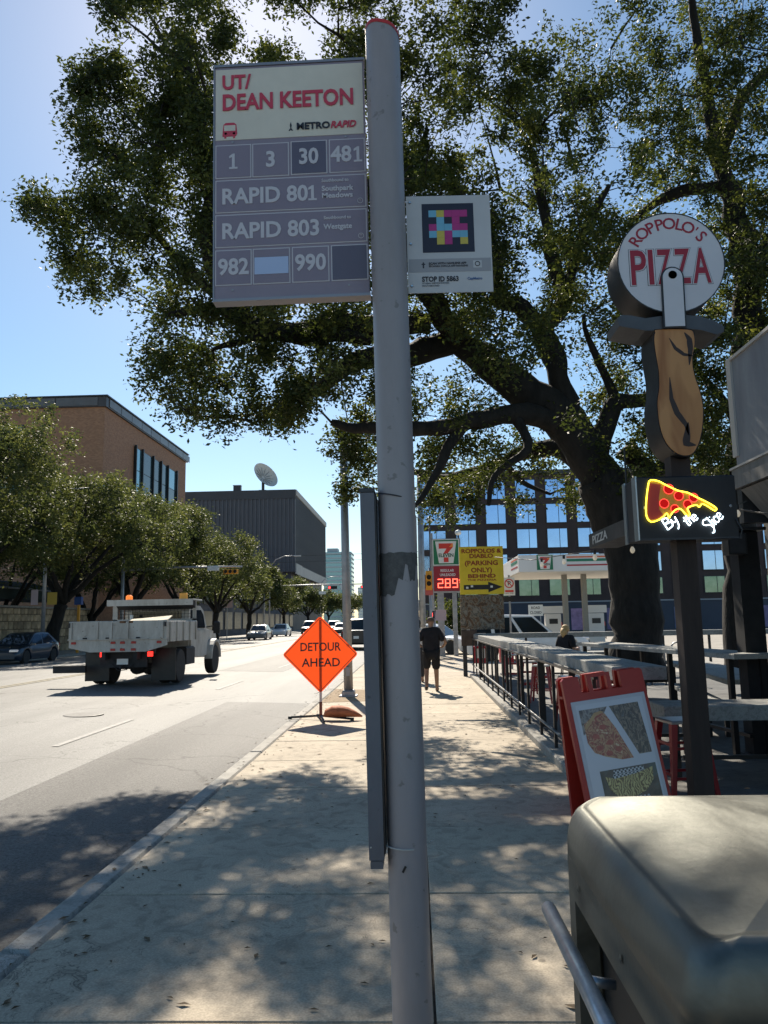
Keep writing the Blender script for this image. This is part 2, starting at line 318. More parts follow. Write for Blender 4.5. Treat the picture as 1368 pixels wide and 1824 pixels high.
line(-11.0, -5, 160, LINEY); line(-11.25, -5, 160, LINEY); line(-16.6, -5, 160, LINEW); line(-17.6, -5, 160, LINEW)
for k in range(14): line(-5.1, 2 + k * 9, 5 + k * 9, LINEW)
for k in range(14): line(-14.0, 4 + k * 9, 7 + k * 9, LINEW)
MANH = mat('cast_iron', (.05, .05, .05), .6, .5, noise=.3, scale=12)
# sidewalk: a dark bed, each slab its own piece above it
bed = struct('sidewalk', MB().box(-2.0, 1.62, -6, 34, -.33, -.025), mat('joint_dirt', (.07, .06, .05), .95, noise=.4, scale=20))
slab_cache = {}
def slab(x0, x1, y0, y1, parent, m=SLAB, name='slab', z=0.0, th=.05, g=.006, c=.005):
    key = (round(x1 - x0, 3), round(y1 - y0, 3), m.name, th, name)
    if key not in slab_cache:
        slab_cache[key] = MB().cbox(g, x1 - x0 - g, g, y1 - y0 - g, -th, 0, c).mesh(name, m)
    o = bpy.data.objects.new(name, slab_cache[key]); o.location = (x0, y0, z); link(o, parent); return o
y = -4.16
while y < 31:
    for (a, c) in ((-2.0, .05), (.05, 1.62)):
        slab(a, c, y, y + 1.524, bed, z=random.uniform(-.003, .002))
    y += 1.524
kb = struct('kerb', MB().box(-2.19, -2.01, -6, 200, -.33, -.03), KERBM)
y = -5.0
while y < 60:
    slab(-2.2, -2.0, y, y + 3.05, kb, KERBM, 'kerb_segment', th=.2, c=.03, g=.004); y += 3.05
struct('sidewalk_far', MB().box(-24.5, -20.6, -10, 300, -.33, .0), concrete_mat('far_sidewalk_concrete', (.38, .36, .32), (.27, .26, .23), 1.0))
struct('sidewalk_beyond', MB().box(-2.0, 3.6, 34, 200, -.33, -.004), SLAB)
struct('forecourt', MB().box(1.62, 70, 23.6, 75, -.33, -.01), FORE)
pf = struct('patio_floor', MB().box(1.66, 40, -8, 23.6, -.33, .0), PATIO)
struct('cross_street', MB().box(3.6, 70, 75, 92, -.33, -.08), ROADM)
# soil strip round the light pole
struct('soil_patch', MB().add([(-2.0 + .02, 16.2, .003), (-1.0, 16.4, .003), (-.75, 17.4, .003), (-1.05, 19.0, .003), (-1.98, 19.4, .003)], [(0, 1, 2, 3, 4)]), mat('dry_soil', (.30, .22, .14), .95, noise=.35, scale=12, bump=.01))
# low kerb that carries the patio railing
struct('patio_kerb', MB().cbox(1.56, 1.78, 7.2, 22.6, -.05, .10, .02), KERBM)

# ---------------------------------------------------------------- trees
def leaf_cloud(name, centers, n_per, rad, size, m, parent, droop=.0, off=(0, 0, 0), aspect=.42, spread=None):
    """centers (k,3); leaves scattered about each; each leaf two triangles folded along its midrib"""
    k = len(centers); c = np.repeat(np.asarray(centers, float), n_per, 0); n = len(c)
    r = np.repeat(np.asarray(rad if hasattr(rad, '__len__') else [rad] * k, float), n_per)
    d = RNG.normal(size=(n, 3)); d /= np.linalg.norm(d, axis=1)[:, None]; d[:, 2] *= .75
    p = c + d * (r * RNG.random(n) ** .45)[:, None]
    # leaves gather into short sprays
    sp = np.repeat(RNG.normal(size=(n // 9 + 1, 3)), 9, 0)[:n]; sp /= np.linalg.norm(sp, axis=1)[:, None]; p = c + sp * (r * np.repeat(RNG.random(n // 9 + 1), 9)[:n] ** .45)[:, None] + RNG.normal(size=(n, 3)) * size * .75
    ax = RNG.normal(size=(n, 3)); ax[:, 2] = ax[:, 2] * .6 - droop; ax += d * .5; ax /= np.linalg.norm(ax, axis=1)[:, None]
    s = RNG.normal(size=(n, 3)); s -= ax * (s * ax).sum(1)[:, None]; s /= np.linalg.norm(s, axis=1)[:, None]
    L = size * RNG.uniform(.65, 1.3, n)[:, None]; w = L * aspect * .5
    nrm = np.cross(ax, s)
    V = np.stack([p, p + ax * L * .5 + s * w + nrm * w * .25, p + ax * L, p + ax * L * .5 - s * w + nrm * w * .25], 1).reshape(-1, 3) - np.array(off)
    me = bpy.data.meshes.new(name); me.vertices.add(4 * n); me.vertices.foreach_set('co', V.ravel())
    idx = np.arange(n)[:, None] * 4; f = np.concatenate([idx + np.array([[0, 1, 2]]), idx + np.array([[0, 2, 3]])], 1).reshape(-1)
    me.loops.add(6 * n); me.loops.foreach_set('vertex_index', f.astype(np.int32)); me.polygons.add(2 * n)
    me.polygons.foreach_set('loop_start', (np.arange(2 * n) * 3).astype(np.int32)); me.update(calc_edges=True)
    a = me.attributes.new('tint', 'FLOAT', 'FACE'); a.data.foreach_set('value', np.repeat(RNG.random(n), 2).astype(np.float32))
    me.materials.append(m); o = bpy.data.objects.new(name, me); link(o, parent); return o
def inpoly(x, y, P):
    c = False; n = len(P)
    for i in range(n):
        x1, y1 = P[i]; x2, y2 = P[i - 1]
        if (y1 > y) != (y2 > y) and x < (x2 - x1) * (y - y1) / (y2 - y1) + x1: c = not c
    return c
from mathutils import noise as NZ
def limb(b, pts, rads, n=9, jit=.04):
    """smooth a polyline (Catmull-Rom) and add a little crookedness"""
    P = [Vector(p) for p in pts]; out = []; rr = []
    for i in range(len(P) - 1):
        p0 = P[max(i - 1, 0)]; p1 = P[i]; p2 = P[i + 1]; p3 = P[min(i + 2, len(P) - 1)]
        for s in range(4):
            t = s / 4; q = 0.5 * ((2 * p1) + (p2 - p0) * t + (2 * p0 - 5 * p1 + 4 * p2 - p3) * t * t + (3 * p1 - p0 - 3 * p2 + p3) * t ** 3)
            r = rads[i] * (1 - t) + rads[i + 1] * t
            out.append(q + NZ.noise_vector(q * 1.7) * min(r, .15) * .9); rr.append(r * (1 + .18 * NZ.noise(q * 3.1)))
    out.append(P[-1]); rr.append(rads[-1]); b.tube(out, rr, n); return out
# --- the great live oak that leans over the pavement from the patio
oak = root('live_oak_tree', 'huge spreading live oak rising from the pizzeria patio and arching over the sidewalk', 'tree', (4.45, 16, 0))
D = 15.6
trunk = MB(); nodes = []
def px(l, d=D): return [at(p[0], p[1], p[2] if len(p) > 2 else d) for p in l]
def add_limb(l, r, d=D, n=9, b=None):
    o = limb(b if b is not None else trunk, px(l, d), [q * (1.22 if n == 9 else 1.06) for q in r], n); nodes.extend(o)
add_limb([(1137, 1215, 16), (1135, 1150, 16), (1131, 1060, 16), (1127, 985, 16), (1118, 930, 15.9), (1085, 880, 15.8), (1052, 838, 15.7)], [.60, .50, .47, .50, .56, .50, .44], n=16)
add_limb([(1075, 880, 15.8), (1045, 815), (1006, 750), (938, 700), (870, 655), (822, 612), (790, 598)], [.40, .40, .42, .38, .30, .25, .22], n=12)
add_limb([(800, 605), (740, 628, 15.2), (690, 632, 15), (640, 645, 14.8), (600, 672, 14.5), (562, 698, 14.2), (520, 705, 14)], [.22, .21, .20, .16, .13, .11, .05])
add_limb([(815, 610), (790, 570, 15), (780, 540, 14.7), (740, 480, 14.2), (700, 400, 13.8), (620, 300, 13.4), (540, 200, 13.2)], [.2, .2, .19, .16, .13, .1, .05])
add_limb([(1010, 757), (914, 738, 15.0), (826, 755, 14.6), (737, 764, 14.2), (649, 764, 14), (590, 752, 13.9)], [.22, .17, .14, .12, .09, .05])
add_limb([(760, 580, 14.8), (660, 582, 14.6), (590, 573, 14.4), (510, 590, 14.2), (440, 575, 14), (380, 548, 13.8), (300, 560, 13.6)], [.17, .16, .15, .13, .11, .08, .04])
add_limb([(660, 605, 14.7), (600, 602, 14.5), (520, 598, 14.3), (455, 600, 14.1), (380, 622, 13.9)], [.12, .11, .1, .07, .03])
add_limb([(460, 590, 14.1), (400, 520, 13.8), (370, 420, 13.6), (372, 300, 13.4), (340, 130, 13.3), (300, 90, 13.2)], [.12, .12, .11, .09, .07, .04])
add_limb([(440, 575, 14), (330, 480, 13.8), (260, 400, 13.6), (170, 370, 13.4)], [.09, .07, .05, .03])
add_limb([(1006, 757), (1000, 700), (989, 650), (972, 605), (965, 582)], [.24, .21, .20, .20, .2])
add_limb([(965, 585), (930, 545), (899, 528, 15.4), (885, 480, 15.2), (876, 430, 15), (840, 380, 14.8), (800, 300, 14.6)], [.17, .15, .14, .13, .12, .1, .05])
add_limb([(965, 585), (1000, 545), (1000, 510), (984, 465), (975, 420), (960, 330), (940, 250)], [.17, .15, .14, .12, .1, .08, .04])
add_limb([(1000, 515), (1025, 470), (1040, 420), (1052, 385), (1085, 330)], [.11, .10, .09, .08, .04])
add_limb([(1052, 838, 15.7), (1072, 770), (1100, 715), (1150, 712), (1200, 660), (1240, 600)], [.25, .18, .14, .11, .09, .05])
add_limb([(1100, 715), (1075, 660), (1052, 620), (1040, 560)], [.09, .07, .06, .03])
add_limb([(1120, 800, 15.9), (1160, 840, 16), (1210, 800, 16), (1250, 740, 16.2)], [.2, .15, .12, .07])
add_limb([(826, 755, 14.6), (790, 810, 14.4), (770, 860, 14.3), (740, 900, 14.2)], [.09, .08, .06, .03])
add_limb([(914, 738, 15), (940, 800, 14.8), (880, 850, 14.7), (870, 900, 14.6)], [.1, .07, .05, .03])
add_limb([(1052, 838, 15.9), (985, 800, 16.6), (900, 815, 17.4), (820, 850, 18.2), (760, 845, 18.8), (690, 835, 19.2)], [.24, .17, .13, .1, .08, .04])
add_limb([(900, 815, 17.4), (930, 860, 18.2), (980, 880, 18.8)], [.08, .06, .03])
# second oak, by the pizzeria wall
oak2 = root('live_oak_tree', 'second live oak with a tall dark trunk rising behind the round pizza sign', 'tree', (7.2, 16.8, 0))
trunk2 = MB(); nodes2 = []
def add2(l, r, n=9): nodes2.extend(limb(trunk2, px(l, 16.5), r, n))
add2([(1322, 1215, 16.8), (1322, 1050, 16.8), (1318, 900, 16.7), (1325, 780, 16.6), (1333, 660), (1338, 560), (1336, 490), (1318, 400), (1290, 330)], [.42, .36, .34, .33, .34, .33, .3, .27, .22], 12)
add2([(1290, 335), (1275, 270), (1262, 180), (1240, 60), (1230, -60)], [.18, .16, .13, .1, .05])
add2([(1285, 300), (1300, 230), (1335, 165), (1380, 110), (1420, 40)], [.15, .14, .12, .1, .06])
add2([(1290, 335), (1250, 335), (1205, 345), (1155, 372), (1120, 400)], [.15, .13, .14, .09, .04])
add2([(1336, 500), (1370, 420), (1390, 320), (1420, 250)], [.2, .15, .12, .08])
add2([(1322, 800, 16.6), (1300, 740), (1270, 690), (1230, 640)], [.14, .1, .08, .04])
CROWN = [(190, -330), (160, -40), (142, 20), (128, 75), (108, 100), (130, 140), (125, 210), (118, 245), (52, 262), (52, 285), (92, 305), (88, 338), (36, 368), (58, 398), (96, 420), (108, 470), (140, 512), (190, 548), (190, 590), (226, 618), (228, 690), (285, 712), (335, 752), (425, 742), (470, 768), (530, 778), (565, 800), (575, 858), (615, 885), (665, 862), (735, 900), (770, 905), (825, 925), (880, 912), (935, 900), (1005, 892), (1050, 900), (1120, 880), (1180, 850), (1255, 845), (1310, 835), (1330, 780), (1420, 720), (1500, 500), (1500, -330)]
SKYHOLES = [([(885, -60), (930, 10), (885, 55), (852, 80), (858, 128), (880, 128), (895, 80), (930, 72), (990, 55), (1055, 55), (1085, 25), (1110, -60)], 1.0),
            ([(899, 455), (962, 452), (978, 500), (984, 540), (934, 565), (904, 500)], .8), ([(1004, 545), (1060, 505), (1085, 550), (1034, 600), (1030, 665), (990, 625)], .85),
            ([(1150, 372), (1240, 348), (1258, 378), (1200, 400)], .9), ([(1180, 285), (1230, 275), (1225, 335), (1190, 330)], .8), ([(118, 310), (160, 308), (155, 338), (125, 345)], .9),
            ([(340, 428), (364, 425), (366, 460), (345, 455)], .9), ([(1130, 560), (1165, 570), (1150, 700), (1110, 690)], .6), ([(1050, 580), (1095, 590), (1105, 660), (1060, 640)], .6),
            ([(430, -10), (520, -5), (500, 70), (440, 105)], .85), ([(350, 20), (395, 30), (385, 100), (340, 60)], .75), ([(270, 110), (300, 115), (310, 150), (285, 150)], .8),
            ([(770, 590), (820, 640), (870, 690), (830, 700), (745, 680)], .5), ([(600, 625), (645, 640), (640, 690), (590, 690)], .6), ([(1300, 860), (1350, 760), (1345, 840)], 1)]
def crown_points(n, poly, x0, x1, y0, y1, side=None):
    out = []
    while len(out) < n:
        x = random.uniform(x0, x1); y = random.uniform(y0, y1)
        if not inpoly(x, y, poly): continue
        if any(inpoly(x, y, h) and random.random() < w for h, w in SKYHOLES): continue
        edge = min(1, min(abs(x - p[0]) + abs(y - p[1]) for p in CROWN) / 220)
        low = max(0, min(1, (y - 380) / 400)) * (x > 420)
        # thinner towards the underside; deep in the middle
        d = float(np.interp(x, (150, 700, 1100, 1250), (13.5, 14.5, 15.6, 16.3))) + random.gauss(0, .35 + 1.0 * edge)
        if y > 740 and x < 1080: d += (y - 740) / 190 * 3.6
        d = max(11.2, min(20, d)); p = at(x, y, d)
        u = p - SUND * p.dot(SUND)      # gaps cut along the sun direction to sharpen the dapples below
        v = .75 * NZ.noise(u * 1.15) + .55 * NZ.noise(u * 2.7 + Vector((9, 3, 1))) + .35 * NZ.noise(p * .9) + .2 * NZ.noise(p * 2.1)
        thr = -.10 + .10 * low
        if 395 < x < 650 and 130 < y < 520: thr = .10      # thinned behind the route panel so sun dapples reach the sidewalk
        elif 735 < x < 1110 and 590 < y < 780: thr = .15
        elif y < 60: thr = .04
        elif x > 720 and y < 420: thr = .0
        if v < thr: continue
        out.append((p, x))
    return out
cp = crown_points(2250, CROWN, 30, 1500, -330, 930)
c1 = [p for p, x in cp if x < 1190]; c2 = [p for p, x in cp if x >= 1190]
def twigs(b, nodes, centers, step=5):
    """boughs grow outwards from the limbs, each from the nearest wood already there"""
    N = [tuple(n) for n in nodes]; H = np.zeros((len(N) + len(centers) * 3, 3)); k = len(N); H[:k] = N
    near = sorted(centers[::9], key=lambda p: np.linalg.norm(H[:k] - np.array(tuple(p)), axis=1).min())
    for p in near:
        d = np.linalg.norm(H[:k] - np.array(tuple(p)), axis=1); q = Vector(H[d.argmin()]); L = (p - q).length
        if L < .3 or L > 2.3: continue
        mid = (p + q) / 2 + Vector((random.gauss(0, .1), random.gauss(0, .1), random.uniform(-.05, .2))) * L
        r = min(.06, .012 + .014 * L); q2 = q.lerp(mid, .5) + Vector((0, 0, .03 * L)); b.tube([q, q2, mid, p], [r, r * .85, r * .6, .01], 5, False)
        for h in (q2, mid, p): H[k] = h; k += 1
    for p in centers[::step]:
        d = np.linalg.norm(H[:k] - np.array(tuple(p)), axis=1); q = Vector(H[d.argmin()])
        if not .15 < (p - q).length < 1.6: continue
        mid = (p + q) / 2 + Vector((random.gauss(0, .08), random.gauss(0, .08), random.gauss(.03, .08)))
        b.tube([q, mid, p], [.013, .009, .004], 4, False)
def rnd_order(l): l = list(l); random.shuffle(l); return l
tw = MB(); twigs(tw, nodes, rnd_order(c1), 2); tw2 = MB(); twigs(tw2, nodes2, rnd_order(c2), 2)
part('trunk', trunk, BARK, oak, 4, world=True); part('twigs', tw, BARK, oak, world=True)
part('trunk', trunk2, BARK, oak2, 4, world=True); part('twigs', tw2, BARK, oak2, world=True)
def crown_mesh(parent, cs, n_per=190):
    cs = [tuple(c) for c in cs]; rr = [random.choice((.2, .28, .36, .44, .5)) * random.uniform(.9, 1.1) for _ in cs]
    o = leaf_cloud('crown', cs, n_per, rr, .094, LEAF, parent, .15, parent.location, aspect=.46)
    return o
crown_mesh(oak, c1); crown_mesh(oak2, c2)
# --- street oaks across the road
def street_oak(x, Y, ztop, R, leaf, nclump, nper, label, lean=0, z0=2.6, group='live oaks lining the far sidewalk', seed=0):
    random.seed(100 + seed)
    r = root('street_oak_tree', label, 'tree', (x, Y, 0), 0, group)
    b = MB(); nd = []
    base = Vector((x, Y, -.1)); fork = Vector((x + lean * .4, Y, z0))
    nd += limb(b, [base, (x + lean * .1, Y, z0 * .5), fork], [.42 * R / 6, .33 * R / 6, .30 * R / 6], 10)
    tips = []
    for k in range(7):
        a = 2 * pi * k / 7 + random.uniform(-.3, .3); rr = R * random.uniform(.45, .8); zt = z0 + (ztop - z0) * random.uniform(.35, .8)
        tip = Vector((x + lean + cos(a) * rr, Y + sin(a) * rr, zt)); mid = fork.lerp(tip, .5) + Vector((0, 0, random.uniform(-.1, .7)))
        nd += limb(b, [fork, fork.lerp(mid, .5), mid, tip], [.2 * R / 6, .15 * R / 6, .1 * R / 6, .04], 7); tips.append(tip)
    lobes = [(Vector((x + lean, Y, z0 + (ztop - z0) * .55)), R * .62)]
    for t in tips: lobes.append((t, R * random.uniform(.3, .42)))
    for k in range(6):
        a = random.uniform(0, 2 * pi); lobes.append((Vector((x + lean + cos(a) * R * .45, Y + sin(a) * R * .45, ztop - R * random.uniform(.25, .4))), R * random.uniform(.26, .36)))
    cs = []
    while len(cs) < nclump:
        c, q = random.choice(lobes); d = Vector((random.gauss(0, 1), random.gauss(0, 1), random.gauss(0, 1))).normalized() * q * random.uniform(.6, 1.0) ** .7
        p = c + Vector((d.x, d.y, d.z * .8))
        if p.z < z0 - .2 or p.z > ztop + .1: continue
        if NZ.noise(p * .6) + .6 * NZ.noise(p * 1.5) < -.12: continue
        cs.append(p)
    twigs(b, nd, cs, 6); part('trunk', b, BARK, r, 4, world=True)
    leaf_cloud('crown', [tuple(c) for c in cs], nper, R * .085, leaf, LEAF2, r, .1, r.location, aspect=.5)
    return r
street_oak(-22.3, 35, 12.4, 6.8, .17, 760, 95, 'tallest live oak of the far row, crown cut by the left edge', 0, 2.6, seed=1)
street_oak(-21.6, 45.5, 11.4, 6.8, .18, 800, 90, 'live oak with a thick leaning trunk behind the dark parked hatchback', 1.6, 3.0, seed=2)
street_oak(-21.6, 57.5, 11.6, 7.0, .2, 700, 80, 'live oak above the white dump truck in front of the brick building corner', 1.0, 3.0, seed=3)
street_oak(-26.8, 49, 9.8, 5.6, .2, 420, 70, 'live oak growing behind the stone wall, back of the row', 1.0, 2.0, None, 21)
street_oak(-25.4, 59, 11.0, 5.8, .22, 420, 70, 'second-row live oak in front of the brick building corner', 1.0, 1.8, None, 22)
street_oak(-21.4, 70, 10.3, 6.2, .24, 460, 75, 'live oak beyond the dump truck cab, below the dark windows of the brick building', .5, 2.8, seed=4)
street_oak(-21.2, 82, 9.6, 5.8, .27, 380, 70, 'mid-row live oak behind the bus shelter', .3, 2.8, seed=5)
street_oak(-20.8, 97, 9.2, 5.6, .3, 320, 65, 'small live oak with a forked trunk just past the bus shelter crowd', .2, 2.7, seed=6)
street_oak(-20.6, 122, 8.6, 4.6, .36, 160, 60, 'rounded live oak in front of the grey windowless building', 0, 2.7, seed=7)
street_oak(-20.6, 150, 8.2, 4.4, .42, 130, 55, 'live oak beside the curved street lamps at the far corner', 0, 2.7, seed=8)
street_oak(-20.4, 185, 8.6, 5.0, .5, 110, 50, 'distant live oak behind the orange detour sign', 0, 2.7, seed=9)
street_oak(-20.0, 235, 9.5, 6.0, .6, 100, 50, 'farthest live oak of the row, past the red traffic signals', 0, 2.7, seed=10)
street_oak(6, 300, 12, 8, .8, 100, 50, 'hazy live oak at the end of the street between light pole and bus stop pole', -12, 2.7, None, 11)
random.seed(21)
# ivy-covered bush behind the gas price sign
def bush(name, x, y, w, h, label, n=90, leaf=.12, m=LEAF2):
    cs = [Vector((x + random.gauss(0, w * .35), y + random.gauss(0, w * .35), abs(random.gauss(0, h * .5)) + .1)) for _ in range(n)]
    cs = [c for c in cs if c.z < h]; r = root(name, label, 'bush', (x, y, 0)); b = MB()
    for c in cs[::5]: b.tube([(x, y, 0), (x + (c.x - x) * .4, y + (c.y - y) * .4, c.z * .6), c], [.03, .02, .008], 4, False)
    part('stem', b, BARK, r, world=True); leaf_cloud('foliage', [tuple(c) for c in cs], 60, .3, leaf, m, r, 0, r.location, aspect=.5)
bush('evergreen_bush', 2.2, 48, 1.7, 3.0, 'dark green evergreen bush under the gas station price sign', 120, .16, LEAF)

# ---------------------------------------------------------------- buildings
def bricks_building():
    r = root('brick_building', 'tall tan brick university building with a dark metal roof band and tall black framed windows', 'building', (-28, 67.7, 0))
    z = 21.6
    part('wall', MB().box(-75, -28, 67.7, 93, -.3, z), BRICK, r, world=True)
    fas = mat('dark_bronze_metal', (.07, .06, .06), .4, .4, noise=.15, scale=.5)
    part('roof_band', MB().box(-75.3, -27.8, 67.5, 93.2, z, z + .95), fas, r, world=True)
    part('coping', MB().box(-75.4, -27.65, 67.35, 93.3, z + .95, z + 1.07), mat('roof_coping', (.05, .05, .055), .4, .5), r, world=True)
    jm = mat('panel_joint', (.02, .02, .02), .6)
    pn = mat('roof_band_panel', (.13, .115, .11), .35, .4, noise=.1, scale=.6)
    y = 68.2; 
    while y < 92.5: part('panel', MB().box(-27.8, -27.74, y, y + 2.75, z + .12, z + .85), pn, r, world=True); y += 2.85
    x = -28.6
    while x > -74: part('panel', MB().box(x - 3.9, x, 67.44, 67.5, z + .1, z + .87), pn, r, world=True); x -= 4
    gl = mat('tall_window_glass', (.02, .045, .055), .12, .1, spec=.5); fr = mat('window_frame_black', (.02, .022, .024), .4, .3); gl2 = mat('pale_glass', (.16, .30, .34), .05, .7)
    # stair window: recessed bay with projecting black fins
    y0, y1, zt, zb = 75.3, 89.0, 19.6, 8
    part('window_bay', MB().box(-28.05, -27.92, y0, y1, zb, zt), fr, r, world=True)
    fins = [75.3, 77.3, 80.6, 83.2, 85.6, 88.9]
    for i, yy in enumerate(fins): part('fin', MB().box(-27.92, -27.68, yy - .09, yy + .09, zb, zt + .15), fr, r, world=True)
    for i in range(5):
        a, b_ = fins[i] + .15, fins[i + 1] - .15
        for k in range(5):
            za = zb + .1 + k * 2.3; part('pane', MB().box(-27.915, -27.88, a, b_, za, min(za + 2.22, zt - .1)), gl2 if i in (0, 4) and k % 2 == 0 or i == 0 else gl, r, world=True)
    # windows of the south face
    for (xa, xb) in ((-40.2, -35.6), (-49, -44.4), (-58, -53.4)):
        for zt2 in (20.1, 15.4, 10.7):
            w = part('window', MB().box(xa - .2, xb + .2, 67.62, 67.7, zt2 - 2.6, zt2), fr, r, world=True)
            o = Vector(r.location)
            for k in range(3):
                xx = xa + (xb - xa) * k / 3
                q = part('pane', MB().box(xx + .06, xx + (xb - xa) / 3 - .06, 67.57, 67.62, zt2 - 2.5, zt2 - .12), gl2, w, off=o)
    return r
bricks_building()
def grey_building():
    r = root('windowless_building', 'dark grey ribbed windowless building with a satellite dish on its roof', 'building', (-28, 182, 0))
    g = mat('grey_ribbed_cladding', (.085, .09, .105), .55, .1, noise=.08, scale=.3); g2 = mat('grey_cladding_dark', (.05, .052, .06), .6, noise=.1, scale=.3)
    lt = mat('pale_stone_band', (.42, .40, .37), .7, noise=.1, scale=.4)
    part('upper_wall', MB().box(-66, -28, 182, 246, 13.6, 33.2), g, r, world=True)
    part('lower_wall', MB().box(-65, -29.2, 183.2, 245, -.3, 13.6), g2, r, world=True)
    part('pale_band', MB().box(-28, -27.8, 186, 246, 13.0, 15.4), lt, r, world=True)
    part('corner_panel', MB().box(-28, -27.75, 182.2, 192, 13.1, 15.6), lt, r, world=True)
    part('coping', MB().box(-28, -27.7, 182, 246.2, 32.0, 33.4), lt, r, world=True)
    part('parapet', MB().box(-66.1, -27.9, 181.7, 182, 31.2, 33.4), g2, r, world=True)
    rib = MB().box(-.18, .18, -.25, 0, 0, 17.5).mesh('rib', g)
    for i in range(38):
        o = bpy.data.objects.new('rib', rib); o.location = (-.6 - i * 1.0, 0, 13.7); link(o, r)
    rib2 = MB().box(0, .14, -.14, .14, 0, 16.3).mesh('rib', g)
    for i in range(42):
        o = bpy.data.objects.new('rib', rib2); o.location = (0, 1.2 + i * 1.5, 15.6); link(o, r)
    # rooftop dish
    d = root('satellite_dish', 'large off-white satellite dish standing on the grey building roof', 'dish', (-36.2, 184, 33.4))
    dm = mat('dish_white', (.62, .58, .52), .5, noise=.08, scale=2)
    b = MB(); Mx = T(0, 0, 3.5, radians(-38), 0, 0) @ T(0, 0, 0, 0, radians(62), 0); prof = [(0.01, 0), (1, .12), (2, .42), (3, .95), (3.45, 1.28)]
    k = 28; vs = []; fs = []
    for rr, h in prof:
        for j in range(k): vs.append(Mx @ Vector((rr * cos(2 * pi * j / k), rr * sin(2 * pi * j / k), h)))
    for i in range(4):
        for j in range(k): fs.append((i * k + j, i * k + (j + 1) % k, (i + 1) * k + (j + 1) % k, (i + 1) * k + j))
    b.add(vs, fs); vs2 = [v - (Mx.to_3x3() @ Vector((0, 0, .12))) for v in vs]; b.add(vs2, [f[::-1] for f in fs]); part('bowl', b, dm, d, .8)
    b = MB()
    for j in range(3): b.tube([vs[4 * k + j * 9], Mx @ Vector((0, 0, 3.2))], .05, 5)
    b.tube([Mx @ Vector((0, 0, 2.9)), Mx @ Vector((0, 0, 3.4))], .22, 8); part('feed_arm', b, dm, d)
    b = MB()
    for j in range(k // 2): b.tube([vs2[2 * j], vs2[3 * k + 2 * j]], .05, 4)
    part('back_rib', b, DARKM, d); part('mount', MB().tube([(0, 0, 0), (0, 0, 2.8)], .35, 10).box(-.9, .9, -.9, .9, 0, .3), DARKM, d)
    u = root('rooftop_unit', 'small rooftop box left of the satellite dish', 'roof unit', (-42.5, 184, 33.4)); part('casing', MB().cbox(-.9, .9, -.6, .6, 0, 1.5, .1), DARKM, u); part('vent_cap', MB().cbox(-1, 1, -.7, .7, 1.52, 1.7, .05), GALV, u)
grey_building()
def tower(name, x0, x1, y, z, col, col2, label, n, dep=18):
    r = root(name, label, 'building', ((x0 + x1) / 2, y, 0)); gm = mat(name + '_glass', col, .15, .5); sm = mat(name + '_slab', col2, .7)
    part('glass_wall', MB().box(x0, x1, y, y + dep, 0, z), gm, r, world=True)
    for k in range(n):
        zz = z * (k + .5) / n; part('floor_band', MB().box(x0 - .3, x1 + .3, y - .5, y + dep + .5, zz, zz + z / n * .28), sm, r, world=True)
    part('roof_house', MB().box(x0 + 2, x0 + (x1 - x0) * .5, y + 2, y + 12, z + z / n * .1, z + z * .055), sm, r, world=True)
    return r
tower('glass_tower', -56, -38.5, 480, 45, (.20, .32, .36), (.42, .47, .49), 'distant teal glass tower with pale floor bands beside the light pole', 16)  # tower colours muted in place of distance haze
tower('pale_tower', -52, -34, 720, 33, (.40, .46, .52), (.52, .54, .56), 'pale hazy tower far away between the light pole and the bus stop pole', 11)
tower('slim_tower', -35.0, -29, 620, 37, (.45, .5, .55), (.55, .56, .58), 'slim pale tower far away just left of the bus stop pole', 12)
